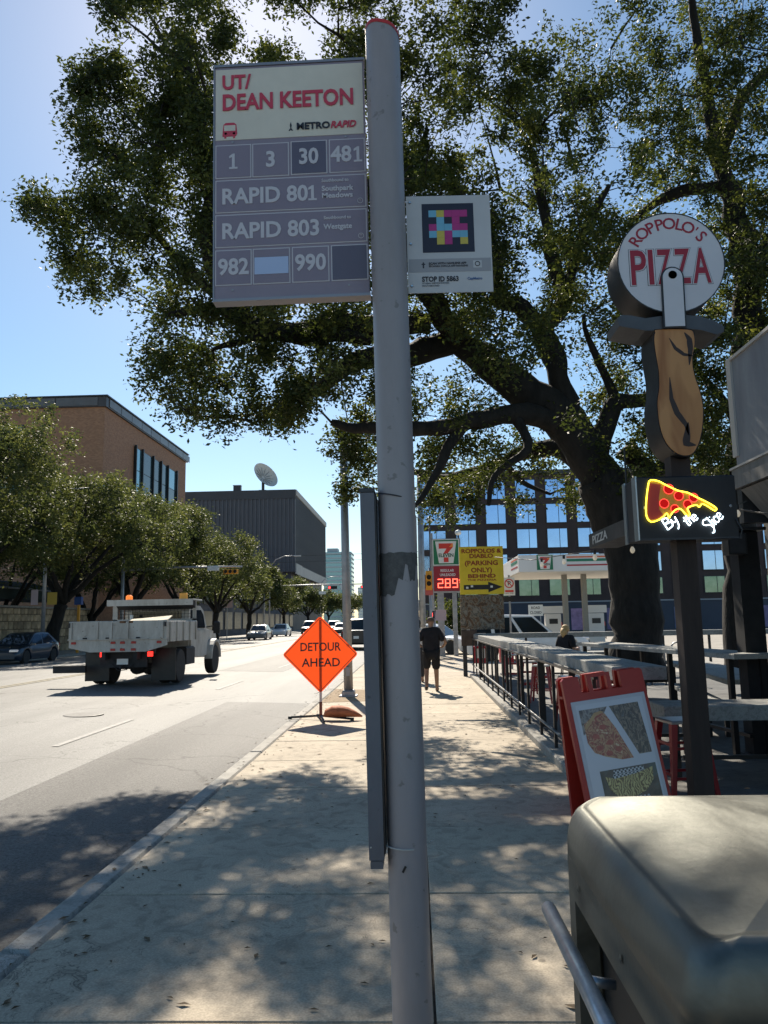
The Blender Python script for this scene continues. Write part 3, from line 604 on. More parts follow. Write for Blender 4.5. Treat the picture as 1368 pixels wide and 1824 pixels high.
def dark_building():
    r = root('apartment_block', 'dark brown apartment block with rows of square mirror-blue windows behind the gas station', 'building', (1.0, 100, 0))
    wm = mat('dark_brown_brick', (.055, .038, .036), .8, noise=.12, scale=.8); bm = mat('slate_base', (.05, .06, .085), .7, noise=.08, scale=.4); tm = mat('pale_string_course', (.35, .36, .38), .6)
    gm = mat('mirror_blue_glass', (.33, .47, .72), .03, .92, noise=.10, scale=.25); fm = mat('window_frame_dark', (.03, .03, .035), .5)
    gm2 = mat('green_reflection_glass', (.10, .17, .14), .08, .7, col2=(.20, .27, .24), scale=.8)  # greenish reflection painted into the glass colour of the lowest row
    part('wall', MB().box(1.0, 75, 100, 125, 3.75, 20.3), wm, r, world=True); part('base_wall', MB().box(1.0, 75, 99.9, 125, -.3, 3.6), bm, r, world=True)
    part('string_course', MB().box(.95, 75.05, 99.75, 125.05, 3.6, 3.75), tm, r, world=True); part('parapet', MB().box(.8, 75.2, 99.7, 125.2, 20.3, 20.9), fm, r, world=True)
    o = Vector(r.location); zs = [18.0, 14.75, 11.45, 8.2]
    wins = [(1.15, 4.3)] + [(5.75 + 3.92 * k, 8.25 + 3.92 * k) for k in range(17)]
    for row, zb in enumerate([17.2, 13.95, 10.7, 7.45, 4.55]):
        hgt = 2.4 if row < 4 else 2.0
        for (a, c) in wins:
            if row == 4 and a < 5: continue
            w = part('window', MB().box(a - .1, c + .1, 99.9, 100, zb - .1, zb + hgt + .1), fm, r, world=True)
            xm = a + (c - a) * .62
            g = gm2 if row == 4 else gm
            part('pane', MB().box(a, xm - .04, 99.86, 99.9, zb, zb + hgt), g, w, off=o); part('pane', MB().box(xm + .04, c, 99.86, 99.9, zb, zb + hgt), g, w, off=o)
    cols = [(.28, .16, .24), (.12, .09, .16), (.3, .3, .33), (.1, .12, .2)]
    for k, xx in enumerate([20, 24.5, 29, 33, 40, 43.5, 47]):
        part('mural_panel', MB().box(xx, xx + 2.4, 99.82, 99.9, .1, 2.8), mat('mural_%d' % (k % 4), cols[k % 4], .7, col2=tuple(min(1, c * 2.1) for c in cols[k % 4]), scale=1.3), r, world=True)
dark_building()
# dark ground-floor frontage behind the street oaks
fr = root('shop_frontage', 'long low dark frontage half hidden behind the far row of oaks', 'building', (-27, 50, 0))
part('wall', MB().box(-40, -28.3, 95, 181, -.3, 7.5), mat('frontage_wall', (.06, .065, .08), .8, noise=.25, scale=.4), fr, world=True)
fg = mat('frontage_glass', (.02, .026, .03), .35, .0)
for k in range(14): part('window', MB().box(-28.3, -28.2, 97 + k * 6, 101.5 + k * 6, .8, 3.4), fg, fr, world=True); part('window', MB().box(-28.3, -28.2, 97 + k * 6, 101.5 + k * 6, 4.3, 6.2), fg, fr, world=True)
part('roof_edge', MB().box(-40.2, -28, 94.8, 181, 7.5, 7.8), GALV, fr, world=True)
# rubble stone wall by the parked car, with a dark awning above it
sw = root('stone_wall', 'tan rubble stone wall behind the parked dark hatchback', 'wall', (-25, 50, 0))
random.seed(5); base = MB().box(-25.6, -25.05, 30, 60, -.3, 2.85); part('core', base, mat('wall_mortar', (.05, .045, .04), .9), sw, world=True)
stm = mat('wall_stone', (.40, .31, .20), .85, noise=.35, scale=4, bump=.02, rand=.35)
rows = [(-.1, .45), (.47, .95), (.97, 1.5), (1.52, 2.0), (2.02, 2.45), (2.47, 2.84)]
sc_ = {}
cnt = 0
for (a, c) in rows:
    y = 36 + random.uniform(0, .5)
    while y < 59.5 and cnt < 290:
        w = random.choice((.45, .6, .8)); key = (w, a)
        if key not in sc_: sc_[key] = MB().cbox(0, c - a, .02, w - .02, -.03, .07, .03, M=Matrix(((0, 0, 1, 0), (0, 1, 0, 0), (1, 0, 0, 0), (0, 0, 0, 1)))).mesh('stone', stm)
        o = bpy.data.objects.new('stone', sc_[key]); o.location = (-.05 + random.uniform(-.02, .02), y - 50, a); link(o, sw); y += w; cnt += 1
part('coping', MB().cbox(-25.7, -24.9, 30, 60, 2.87, 3.0, .02), FORE, sw, world=True)
aw = root('dark_awning', 'long dark green fabric awning above the stone wall', 'awning', (-27, 48, 3.2))
b = MB().prism([(-1.6, 1.7), (1.3, .9), (1.3, .25), (-1.6, .25)], 'y', -15, 9); part('cover', b, mat('dark_green_canvas', (.015, .03, .028), .8, noise=.2, scale=1), aw)
part('edge_tube', MB().tube([(1.33, -15, .95), (1.33, 9, .95)], .06, 6), GALV, aw)
for k in range(4): part('post', MB().tube([(1.25, -14 + k * 7.4, -3.2), (1.25, -14 + k * 7.4, .3)], .05, 6), GALV, aw)

# dry leaves and crumbs lying on the pavement and in the gutter
cs_ = []
for k in range(520):
    if k % 3 == 0: cs_.append((random.uniform(-2.6, -2.22), random.uniform(2, 22), -.11))
    elif k % 3 == 1: cs_.append((random.gauss(-1.9, .12), random.uniform(2.5, 20), .004))
    else: cs_.append((random.uniform(-1.8, 1.55), random.uniform(2.5, 20), .004))
b = MB()
for (x, y, z) in cs_:
    a = random.uniform(0, 6.28); L_ = random.uniform(.012, .03) if random.random() < .8 else random.uniform(.03, .05); w_ = L_ * .38
    d = Vector((cos(a), sin(a), 0)); n_ = Vector((-sin(a), cos(a), 0)); p = Vector((x, y, z if x > -2.05 or x < -2.2 else .004)); b.add([p - d * L_, p + n_ * w_ + Vector((0, 0, .006)), p + d * L_, p - n_ * w_ + Vector((0, 0, .004))], [(0, 1, 2), (0, 2, 3)])
o = bpy.data.objects.new('leaf_litter', b.mesh('leaf_litter', mat('dry_leaf', (.10, .065, .03), .8, noise=.4, scale=30))); link(o); o['kind'] = 'stuff'
mh = struct('manhole_cover', MB().lathe([(.36, 0), (.36, .02), (.34, .026), (.001, .026)], (-6.2, 14.5, zr(-6.2) - .012), 28), MANH)
# ================================================================ VEHICLES
def mirror(f):
    return f
def wheel(parent, x, y, z, r, w, rimm=None, name='wheel', side=1, hub=.62):
    b = MB().lathe([(r * .6, -w / 2), (r * .93, -w / 2), (r, -w * .32), (r, w * .32), (r * .93, w / 2), (r * .6, w / 2)], (0, 0, 0), 28, 'x')
    o = part(name, b, RUBBER, parent, .7); o.location = (x, y, z)
    s = side; rb = MB().lathe([(r * hub, s * w * .42), (r * hub * .92, s * w * .3), (r * .2, s * w * .36), (r * .16, s * w * .46), (.001, s * w * .46)], (0, 0, 0), 20, 'x')
    for k in range(7):
        a = 2 * pi * k / 7; rb.tube([(s * w * .38, cos(a) * r * .15, sin(a) * r * .15), (s * w * .40, cos(a) * r * hub * .92, sin(a) * r * hub * .92)], r * .055, 5)
    part('rim', rb, rimm or CHROME, o, .6); return o
def car(name, label, cat, loc, rz, paint, kind='sedan', L=4.6, Wd=1.82, H=1.46, group=None, detail=True):
    r = root(name, label, cat, loc, rz, group); hw = Wd / 2
    K = {'sedan': dict(prof=[(-1, .60), (-.96, .66), (-.6, .68), (-.3, .64), (.25, .62), (.45, .60), (.8, .53), (.93, .47), (1, .38)], g=(-.78, -.38, .12, .46), gc=.17),
         'hatch': dict(prof=[(-1, .58), (-.96, .66), (-.6, .67), (-.3, .64), (.25, .62), (.45, .60), (.8, .53), (.93, .46), (1, .36)], g=(-.93, -.55, .10, .52), gc=.17),
         'suv': dict(prof=[(-1, .56), (-.97, .60), (-.6, .60), (-.3, .59), (.25, .58), (.45, .57), (.8, .53), (.95, .48), (1, .36)], g=(-.97, -.86, .10, .44), gc=.20),
         'pickup': dict(prof=[(-1, .60), (-.98, .62), (-.6, .61), (-.3, .60), (.25, .60), (.45, .60), (.8, .56), (.96, .52), (1, .38)], g=(-.28, -.20, .18, .42), gc=.22)}[kind]
    wr = .235 * H if kind in ('suv', 'pickup') else .225 * H; gc = K['gc'] * H * .75; wy = .31 * L * 1.0
    pr = K['prof']; b = MB(); st = 45; rows = []
    for i in range(st):
        t = -1 + 2 * i / (st - 1); y = t * L / 2; zt = float(np.interp(t, [p[0] for p in pr], [p[1] for p in pr])) * H
        zl = gc + (.06 * H if abs(t) > .93 else 0)
        for c in (-wy, wy):
            d = abs(y - c)
            if d < wr * 1.16: zl = max(zl, sqrt((wr * 1.16) ** 2 - d * d) + wr)
        w = hw * (1 - .18 * max(0, (abs(t) - .80) / .2) ** 2); zl = min(zl, zt - .12)
        h = zt - zl; rows.append([(w * .94, y, zl), (w * .99, y, zl + h * .15), (w, y, zl + h * .5), (w * .985, y, zl + h * .78), (w * .93, y, zt - .02), (w * .8, y, zt + .01), (w * .4, y, zt + .035), (0, y, zt + .04)])
    vs = []; fs = []; n = 15
    for rw in rows:
        full = rw + [(-x, y, z) for x, y, z in rw[-2::-1]]; vs += full
    for i in range(st - 1):
        for j in range(n - 1): fs.append((i * n + j, i * n + j + 1, (i + 1) * n + j + 1, (i + 1) * n + j))
        fs.append((i * n + n - 1, i * n, (i + 1) * n, (i + 1) * n + n - 1))
    fs.append(tuple(range(n))); fs.append(tuple((st - 1) * n + j for j in range(n))[::-1]); b.add(vs, fs); part('body', b, paint, r, .6)
    y0, y1, y2, y3 = [g * L / 2 for g in K['g']]; zb = .60 * H if kind != 'suv' else .575 * H; zr_ = H; wb = hw * .90; wt = hw * .70
    def P(y, z):   # half width at height
        return wb + (wt - wb) * (z - zb) / (zr_ - zb)
    prof = [(y0, zb), (y1 - .04, zr_ - .08), (y1 + .12, zr_ - .01), ((y1 + y2) / 2, zr_ + .01), (y2 - .1, zr_ - .02), (y2 + .08, zr_ - .07), (y3, zb)]
    cb = MB(); m = len(prof); vs = []
    for (y, z) in prof:
        w = P(y, z); vs += [(w, y, z), (w * .85, y, z + (.02 if z > zb + .1 else 0)), (-w * .85, y, z + (.02 if z > zb + .1 else 0)), (-w, y, z)]
    fs = [(i * 4 + j, i * 4 + j + 1, i * 4 + j + 5, i * 4 + j + 4) for i in range(m - 1) for j in range(3)]
    fs += [tuple(i * 4 for i in range(m)), tuple(i * 4 + 3 for i in range(m))[::-1]]; cb.add(vs, fs); part('cabin', cb, paint, r, .6)
    e = .012; z0w, z1w = zb + .03, zr_ - .11
    def lerp_y(a, b_, z): return a + (b_ - a) * (z - zb) / (zr_ - .08 - zb)
    # windscreen and rear window
    for nm, (ya, yb) in (('windscreen', (y3, y2 + .08)), ('rear_window', (y0, y1 - .04))):
        q = []
        for z in (z0w, z1w):
            y = ya + (yb - ya) * (z - zb) / (zr_ - .075 - zb); w = P(y, z) * .88; off = e * 1.6 if nm == 'windscreen' else -e * 1.6
            q += [(-w, y + off, z + e), (w, y + off, z + e)]
        part(nm, MB().add([q[0], q[1], q[3], q[2]], [(0, 1, 2, 3)]), GLASSD, r)
    divs = {'sedan': [.06, .5, .54, .97], 'hatch': [.10, .52, .56, .97], 'suv': [.03, .30, .33, .62, .65, .97], 'pickup': [.05, .45, .5, .96]}[kind]
    for s in (-1, 1):
        for a, c in zip(divs[::2], divs[1::2]):
            q = []
            for z, rev in ((z0w, 0), (z1w + .02, 1)):
                ya = lerp_y(y0, y1 - .04, z); yb = lerp_y(y3, y2 + .08, z); w = P(0, z) + e
                pts = [(s * w, ya + (yb - ya) * max(a, .03) + .02, z), (s * w, ya + (yb - ya) * c - .02, z)]; q += pts[::-1] if rev else pts
            part('side_window', MB().add(q, [(0, 1, 2, 3)]), GLASSD, r)
        mb = MB().cbox(-.1, .1, -.05, .05, -.06, .06, .02, M=T(s * (hw * .97 + .07), y3 * .78, zb + .04)); part('mirror', mb, paint, r)
        for c in (-wy, wy): wheel(r, s * (hw - .12), c, wr, wr, .21, side=s)
        hz = pr[-2][1] * H
        part('headlight', MB().cbox(-.17, .17, -.10, .10, -.055, .055, .03, M=T(s * hw * .70, L / 2 * .945, hz - .02)), mat('headlight_glass', (.75, .77, .8), .1, .4, emis=(1, 1, 1), es=.05), r)
        part('tail_light', MB().cbox(-.13, .13, -.08, .08, -.07, .07, .02, M=T(s * hw * .74, -L / 2 * .955, .56 * H)), mat('tail_lens', (.35, .01, .01), .2), r)
    part('grille', MB().cbox(-.45, .45, -.06, .06, -.07, .07, .02, M=T(0, L / 2 * .955, .38 * H)), BLACK, r); part('bumper', MB().cbox(-hw * .8, hw * .8, -.08, .08, -.07, .07, .03, M=T(0, L / 2 * .95, .22 * H)), DARKM, r)
    part('number_plate', MB().box(-.16, .16, -.012, .012, -.08, .08, M=T(0, -L / 2 - .01, .40 * H)), WHITEP, r)
    return r
def paint(name, c, metal=.3): return mat(name, c, .28, metal, noise=.05, scale=3, coat=.6)
car('parked_car', 'dark blue hatchback at the far kerb by the stone wall', 'car', (-19.2, 37.6, zr(-19.2)), pi, paint('dark_blue_paint', (.012, .028, .05)), 'hatch', 4.45, 1.8, 1.46)
car('grey_sedan', 'silver grey sedan coming towards the camera, nearest of the oncoming cars', 'car', (-15.2, 76, zr(-15.2)), pi + .03, paint('grey_paint', (.12, .13, .14)), 'sedan', 4.7, 1.85, 1.46)
car('white_sedan', 'white sedan following the grey sedan in the oncoming lane', 'car', (-16.0, 93, zr(-16)), pi, paint('white_paint_car', (.7, .7, .7), 0), 'sedan', 4.8, 1.85, 1.48)
car('dark_suv', 'dark SUV third in the oncoming line, partly behind the detour sign', 'car', (-14.6, 108, zr(-14)), pi, paint('black_paint_car', (.02, .02, .022)), 'suv', 4.9, 1.95, 1.8)
car('silver_suv', 'silver SUV far down the street above the detour sign corner', 'car', (-12.6, 122, zr(-12)), pi, paint('silver_paint', (.35, .36, .37)), 'suv', 4.8, 1.9, 1.75)
car('white_van', 'white car far down the street just left of the grey light pole', 'car', (-11.2, 108, zr(-11)), pi, paint('white_paint_car', (.7, .7, .7), 0), 'suv', 4.8, 1.9, 1.75)
car('dark_sedan', 'small dark sedan far away between the white car and the light pole', 'car', (-9.4, 100, zr(-9)), pi, paint('black_paint_car', (.02, .02, .022)), 'sedan', 4.7, 1.85, 1.45)
car('black_pickup', 'black pickup driving away, seen between the light pole and the bus stop pole', 'pickup', (-3.55, 50, zr(-3.6)), 0, paint('black_paint_car', (.02, .02, .022)), 'pickup', 5.6, 2.0, 1.9)
car('white_suv', 'white SUV crossing behind the patio in front of the gas station', 'car', (4.45, 32, -.01), -pi / 2, paint('white_paint_suv', (.75, .75, .75), 0), 'suv', 5.0, 1.95, 1.80)
car('parked_white_car', 'white car parked beyond the walking men, by the price sign bush', 'car', (.95, 39, -.01), -pi / 2 - .5, paint('white_paint_car', (.7, .7, .7), 0), 'sedan', 4.4, 1.8, 1.45)

# --- the dump truck
def dump_truck():
    x0, x1 = -9.0, -6.42; xc = (x0 + x1) / 2; gz = .05
    r = root('dump_truck', 'white flatbed dump truck with orange roof beacon driving away in the middle lane', 'truck', (xc, 21, gz)); hw = (x1 - x0) / 2
    wp = grimy('dirty_white_truck_paint', (.50, .49, .46), (.17, .14, .11), 2.2); rust = mat('truck_rust', (.16, .08, .04), .9, noise=.4, scale=10)
    fr = mat('truck_frame_black', (.025, .025, .028), .7, noise=.3, scale=6); red = mat('truck_red_lens', (.4, .01, .01), .3); redl = mat('truck_brake_lamp_lit', (.6, .02, .02), .3, emis=(1, .03, .02), es=1.2)
    # bed: floor, side walls with stakes, tailgate (y measured from 21)
    yb0, yb1 = -1.0, 1.75; zb, zt = 1.28, 1.72
    part('bed_floor', MB().box(-hw + .05, hw - .05, yb0 + .02, yb1, zb - .06, zb + .01), wp, r)
    tg = part('tailgate', MB().cbox(-hw, hw, yb0 - .06, yb0, zb - .02, zt, .01), wp, r)
    for x in (-hw + .06, -hw + .75, -hw + 1.12, -hw + 1.55, hw - .12): part('stake', MB().cbox(x - .035, x + .035, yb0 - .10, yb0 - .06, zb - .02, zt - .02, .006), wp, tg)
    part('rust_streak', MB().box(.05, .4, yb0 - .064, yb0 - .06, zt - .06, zt - .005), rust, tg)
    part('apron', MB().prism([(-hw, zb - .03), (hw, zb - .03), (hw, zb - .2), (hw - .55, zb - .36), (-hw + .55, zb - .36), (-hw, zb - .24)], 'y', yb0 - .03, yb0 + .02), wp, r)
    part('chevron_rail', MB().cbox(-hw - .02, hw + .02, yb0 - .08, yb0 - .061, zb - .045, zb - .02, .004), wp, r)
    for s in (-1, 1):
        w = part('side_wall', MB().cbox(s * hw - .04 if s > 0 else -hw, s * hw if s > 0 else -hw + .04, yb0, yb1, zb - .12, zt - .02, .01), wp, r)
        for k in range(5):
            y = yb0 + .15 + k * .6; part('stake', MB().cbox(s * (hw + .02) - .02, s * (hw + .02) + .02, y, y + .07, zb - .12, zt - .03, .005), wp, w)
    for x, z in ((-hw + .13, zb - .12), (hw - .2, zb - .12), (-.12, zb - .12), (.13, zb - .12), (.42, zb - .12), (-.12, zb - .30), (.13, zb - .30), (.42, zb - .30)):
        part('marker_lamp', MB().cbox(x - .06, x + .06, yb0 - .055, yb0 - .031, z - .03, z + .03, .008), red, r)
    for x in (-.85, -.25, .55): part('hinge', MB().tube([(x - .05, yb0 - .085, zb + .0), (x + .05, yb0 - .085, zb + .0)], .018, 8), fr, r)
    for x in (-hw + .03, hw - .03): part('latch', MB().cbox(x - .02, x + .02, yb0 - .12, yb0 - .06, zt - .16, zt - .04, .004), fr, r)
    part('number_plate', MB().box(-.15, .15, -.665, -.655, .58, .73), WHITEP, r); part('cable_bundle', MB().tube([(-.5, -.55, .85), (-.2, -.6, .66), (.2, -.58, .7), (.5, -.55, .86)], .015, 5), fr, r)
    part('chain', MB().tube([(-.3, -.62, .6), (-.1, -.68, .42), (.12, -.66, .45), (.3, -.62, .6)], .012, 5), fr, r)
    # load
    ld = mat('plywood', (.48, .42, .32), .8, noise=.2, scale=4)
    part('plywood_sheet', MB().box(-.1, 1.0, -.6, .6, 0, .02, M=T(0, 0, zt - .02, .2, -.08, .1)), ld, r); part('plywood_sheet', MB().box(.4, 1.1, -.6, .5, 0, .02, M=T(0, .3, zt + .0, -.2, .12, .12)), ld, r)
    # cab guard
    g = part('cab_guard', MB().cbox(-hw + .02, hw - .02, 1.35, 2.35, 2.30, 2.34, .01).box(-hw + .02, hw - .02, 1.33, 1.36, 2.16, 2.34), wp, r)
    part('front_panel', MB().box(-hw + .04, hw - .04, yb1, yb1 + .05, zb, zt + .05).box(-hw + .04, -hw + .18, yb1, yb1 + .05, zt, 2.3).box(hw - .14, hw - .04, yb1, yb1 + .05, zt, 2.3), wp, r)
    part('guard_underside', MB().prism([(1.37, 2.29), (1.8, 2.29), (1.8, 2.05)], 'x', -hw + .2, hw - .06), fr, r)
    mesh = MB()
    for k in range(22): mesh.tube([(-hw + .2 + k * .105, yb1 + .02, zt), (-hw + .2 + k * .105, yb1 + .02, 2.28)], .007, 4)
    for k in range(5): mesh.tube([(-hw + .2, yb1 + .02, zt + .1 * k), (hw - .1, yb1 + .02, zt + .1 * k)], .007, 4)
    part('window_mesh', mesh, fr, r)
    # cab
    cw = 1.03; y0, y1, y2, y3 = 2.0, 3.45, 4.05, 5.2
    side = [(y0, .62), (y0, 2.0), (y0 + .1, 2.17), (y1 - .25, 2.17), (y1 + .15, 2.02), (y2, 1.45), (y3 - .1, 1.34), (y3, 1.2), (y3, .62), (y3 - .25, .55), (y3 - .3, .98), (y3 - .55, 1.1), (y3 - .95, 1.1), (y3 - 1.2, .95), (y3 - 1.25, .55)]
    cb = MB().prism(side, 'x', -cw + .06, cw - .06); part('cab', cb, wp, r)
    for s in (-1, 1):
        X = s * (cw - .06); X2 = s * cw
        dsk = MB().prism([(y0 + .05, .62), (y0 + .05, 1.42), (y2 - .15, 1.42), (y3 - 1.28, 1.2), (y3 - 1.28, .62)], 'x', X, X2)
        d = part('door', dsk, wp, r); part('handle', MB().cbox(X2 - .01 * s, X2 + .03 * s, y0 + .3, y0 + .42, 1.3, 1.34, .004) if s > 0 else MB().cbox(X2 - .03, X2 + .01, y0 + .3, y0 + .42, 1.3, 1.34, .004), BLACK, d)
        part('side_window', MB().prism([(y0 + .15, 1.48), (y0 + .15, 2.02), (y1 - .2, 2.04), (y1 + .08, 1.9), (y2 - .25, 1.48)], 'x', X, X + .012 * s), GLASSD, r)
        # flared mudguard
        f = MB(); pts = []
        for k in range(9):
            a = pi * k / 8; pts.append((y3 - .75 + .62 * cos(a), .50 + .62 * sin(a)))
        inner = [(y3 - .75 + .54 * cos(pi * k / 8), .50 + .54 * sin(pi * k / 8)) for k in range(8, -1, -1)]
        part('fender', f.prism(pts + inner, 'x', X - .02 * s, s * (cw + .16)), wp, r)
        wheel(r, s * (cw + .0), y3 - .75, .47, .47, .26, side=s, rimm=mat('dull_steel_rim', (.3, .3, .3), .5, .7))
        m = MB().tube([(X2, y2 - .35, 1.5), (s * (cw + .32), y2 - .3, 1.55)], .02, 6).cbox(s * (cw + .34) - .1, s * (cw + .34) + .1, y2 - .36, y2 - .26, 1.3, 1.68, .03); part('mirror', m, BLACK, r)
        # dual rear wheels
        wheel(r, s * (hw - .22), .55, .47, .47, .24, side=s, rimm=MATS['dull_steel_rim']); wheel(r, s * (hw - .52), .55, .47, .47, .24, side=s, rimm=MATS['dull_steel_rim'])
        part('mud_flap', MB().box(s * (hw - .38) - .33, s * (hw - .38) + .33, -.08, -.06, .12, .98), BLACK, r)
        part('step_tank', MB().cbox(s * (cw - .1) - .18, s * (cw - .1) + .18, 1.35, 2.2, .45, .95, .04), fr, r)
        part('brake_lamp', MB().cbox(s * .635 + .095 - .07, s * .635 + .095 + .07, -.66, -.621, .78, .91, .01), redl, r)
        part('head_lamp', MB().cbox(s * .78 - .16, s * .78 + .16, y3 - .02, y3 + .03, .95, 1.15, .02), mat('headlight_glass', (.75, .77, .8), .1), r)
        part('chassis_rail', MB().box(s * .42 - .05, s * .42 + .05, -.9, 5.0, .72, .92), fr, r)
    part('hitch_plate', MB().box(-.62, .62, -.60, -.52, .50, .96).box(-.85, .85, -.62, -.54, .86, .99), fr, r)
    part('tow_hook', MB().tube([(0, -.6, .55), (0, -.8, .55), (0, -.82, .48)], .03, 6), fr, r)
    part('side_bumper', MB().box(-hw - .62, -hw + .25, -.55, -.45, .37, .56), fr, r)
    part('axle', MB().tube([(-hw + .3, .55, .47), (hw - .3, .55, .47)], .08, 8).lathe([(.01, .3), (.2, .4), (.2, .7), (.01, .8)], (0, 0, .45), 12, 'y'), fr, r)
    part('rear_window', MB().box(-.75, .75, y0 - .012, y0 - .001, 1.55, 2.0), GLASSD, r)
    part('windscreen', MB().add([(-.85, y2 - .03, 1.5), (.85, y2 - .03, 1.5), (.78, y1 + .2, 2.0), (-.78, y1 + .2, 2.0)], [(0, 1, 2, 3)]), GLASSD, r)
    ob = mat('amber_beacon', (.9, .22, .03), .3, emis=(1, .25, .03), es=.4)
    for x in (-.62,): part('beacon', MB().lathe([(.07, 2.34), (.10, 2.36), (.10, 2.46), (.05, 2.5), (.001, 2.5)], (x - .2, 1.9, 0), 12), ob, r)
    part('beacon_bar', MB().cbox(.70, .92, 1.9, 2.0, 2.34, 2.54, .02), mat('amber_light_bar', (.75, .35, .05), .4), r)
    part('exhaust_stack', MB().tube([(-.62, 1.6, .9), (-.62, 1.6, 1.9)], .05, 8), WHITEP, r)
    return r
dump_truck()

# ================================================================ PEOPLE
def skinmesh(name, V, E, R, rootv=0, sub=2):
    me = bpy.data.meshes.new(name); me.from_pydata([tuple(v) for v in V], E, []); o = bpy.data.objects.new(name, me); COL.objects.link(o)
    o.modifiers.new('skin', 'SKIN'); sk = me.skin_vertices[0].data
    for i, rr in enumerate(R): sk[i].radius = rr if hasattr(rr, '__len__') else (rr, rr)
    sk[rootv].use_root = True; o.modifiers[0].use_smooth_shade = True
    if sub: s = o.modifiers.new('sub', 'SUBSURF'); s.levels = sub; s.render_levels = sub
    dg = bpy.context.evaluated_depsgraph_get(); m2 = bpy.data.meshes.new_from_object(o.evaluated_get(dg)); m2.name = name
    bpy.data.objects.remove(o); m2.polygons.foreach_set('use_smooth', [True] * len(m2.polygons)); return m2
def put(name, me, m, parent, label=None):
    me.materials.clear(); me.materials.append(m); o = bpy.data.objects.new(name, me); link(o, parent)
    if label: o['label'] = label
    return o
SKIN = mat('skin', (.42, .24, .16), .5, noise=.05, scale=8); SKIN_D = mat('skin_tan', (.30, .17, .11), .5)
def person(label, loc, rz, pose=None, top=None, bottom=None, shoes=None, skin=None, hair=None, hairkind='bald', h=1.78, shorts=False, sit=False, fingers=False, group=None, sub=2, longhair=False, wide=1.0):
    r = root('person', label, 'person', loc, rz, group); s = h / 1.78
    J = dict(pel=(0, 0, .95), belly=(0, .01, 1.08), chest=(0, .0, 1.30), neck=(0, .0, 1.50), nk2=(0, .01, 1.56), head=(0, .02, 1.64), crown_=(0, .0, 1.72),
             shL=(-.19, 0, 1.43), elL=(-.26, -.02, 1.16), wrL=(-.22, .16, 1.02), haL=(-.18, .24, 1.0), shR=(.19, 0, 1.43), elR=(.26, -.02, 1.16), wrR=(.22, .16, 1.02), haR=(.18, .24, 1.0),
             hipL=(-.10, 0, .90), knL=(-.11, .02, .50), anL=(-.11, -.02, .09), heL=(-.11, -.06, .05), toL=(-.12, .16, .04), hipR=(.10, 0, .90), knR=(.11, .02, .50), anR=(.11, -.02, .09), heR=(.11, -.06, .05), toR=(.12, .16, .04))
    if pose: J.update(pose)
    Rr = dict(pel=(.15, .11), belly=(.145, .105), chest=(.165, .115), neck=.062, nk2=.058, head=(.082, .10), crown_=(.07, .085), shL=.06, elL=.042, wrL=.029, haL=(.04, .022), hipL=.088, knL=.064, anL=.045, heL=.038, toL=.032)
    for k in list(Rr):
        if k.endswith('L'): Rr[k[:-1] + 'R'] = Rr[k]
    names = list(J); ix = {n: i for i, n in enumerate(names)}; V = [Vector(J[n]) * s for n in names]; V = [Vector((v.x * (wide if abs(v.x) > .15 else 1), v.y, v.z)) for v in V]
    Ed = [('pel', 'belly'), ('belly', 'chest'), ('chest', 'neck'), ('neck', 'nk2'), ('nk2', 'head'), ('head', 'crown_')]
    for q in 'LR': Ed += [('chest', 'sh' + q), ('sh' + q, 'el' + q), ('el' + q, 'wr' + q), ('wr' + q, 'ha' + q), ('pel', 'hip' + q), ('hip' + q, 'kn' + q), ('kn' + q, 'an' + q), ('an' + q, 'he' + q), ('he' + q, 'to' + q)]
    R = [tuple(np.array(Rr[n] if hasattr(Rr[n], '__len__') else (Rr[n],) * 2) * s) for n in names]; E = [(ix[a], ix[b]) for a, b in Ed]
    if fingers:
        for q in 'LR':
            w_ = V[ix['wr' + q]]; hd = V[ix['ha' + q]]; d = (hd - w_).normalized(); sd = d.cross(Vector((0, 0, 1))).normalized()
            for k, (o_, ln) in enumerate(((-.03, .07), (-.01, .085), (.01, .08), (.03, .062))):
                a = hd + sd * o_ + d * .03; b_ = a + d * ln * .55 - Vector((0, 0, .012)); c = b_ + d * ln * .35 - Vector((0, 0, .028))
                i0 = len(V); V += [a, b_, c]; R += [(.010, .010), (.009, .009), (.008, .008)]; E += [(ix['ha' + q], i0), (i0, i0 + 1), (i0 + 1, i0 + 2)]
            a = w_ + d * .03 + sd * (.035 if q == 'L' else -.035); b_ = a + d * .04 + sd * (.01 if q == 'L' else -.01) - Vector((0, 0, .01)); i0 = len(V); V += [a, b_]; R += [(.012, .012), (.009, .009)]; E += [(ix['wr' + q], i0), (i0, i0 + 1)]
    body = put('body', skinmesh('body', V, E, R, 0, sub), skin or SKIN, r)
    P = {n: Vector(J[n]) * s for n in J}
    # face: nose, ears, eyes, mouth
    hc = P['head']; f = MB().lathe([(.001, .125), (.012, .118), (.016, .10), (.010, .085)], hc + Vector((0, 0, -.005)), 8, 'y'); part('nose', f, skin or SKIN, r, 3)
    for q in (-1, 1): part('ear', MB().lathe([(.001, -.012), (.026, -.008), (.03, .004), (.001, .010)], hc + Vector((q * .083, -.005, -.005)), 10, 'x'), skin or SKIN, r, 3); part('eye', MB().lathe([(.001, .104), (.010, .100), (.012, .09)], hc + Vector((q * .032, 0, .022)), 8, 'y'), BLACK, r, 3)
    part('mouth', MB().box(-.025, .025, .092, .103, -.052, -.046, M=Matrix.Translation(hc)), mat('lips', (.3, .1, .09), .5), r)
    # clothes
    k = 1.10
    def seg(nm, joints, edges, rad, m, rt=0):
        VV = [P[j] if isinstance(j, str) else Vector(j) * s for j in joints]; return put(nm, skinmesh(nm, VV, edges, [tuple(np.array(q if hasattr(q, '__len__') else (q, q)) * s) for q in rad], rt, sub), m, r)
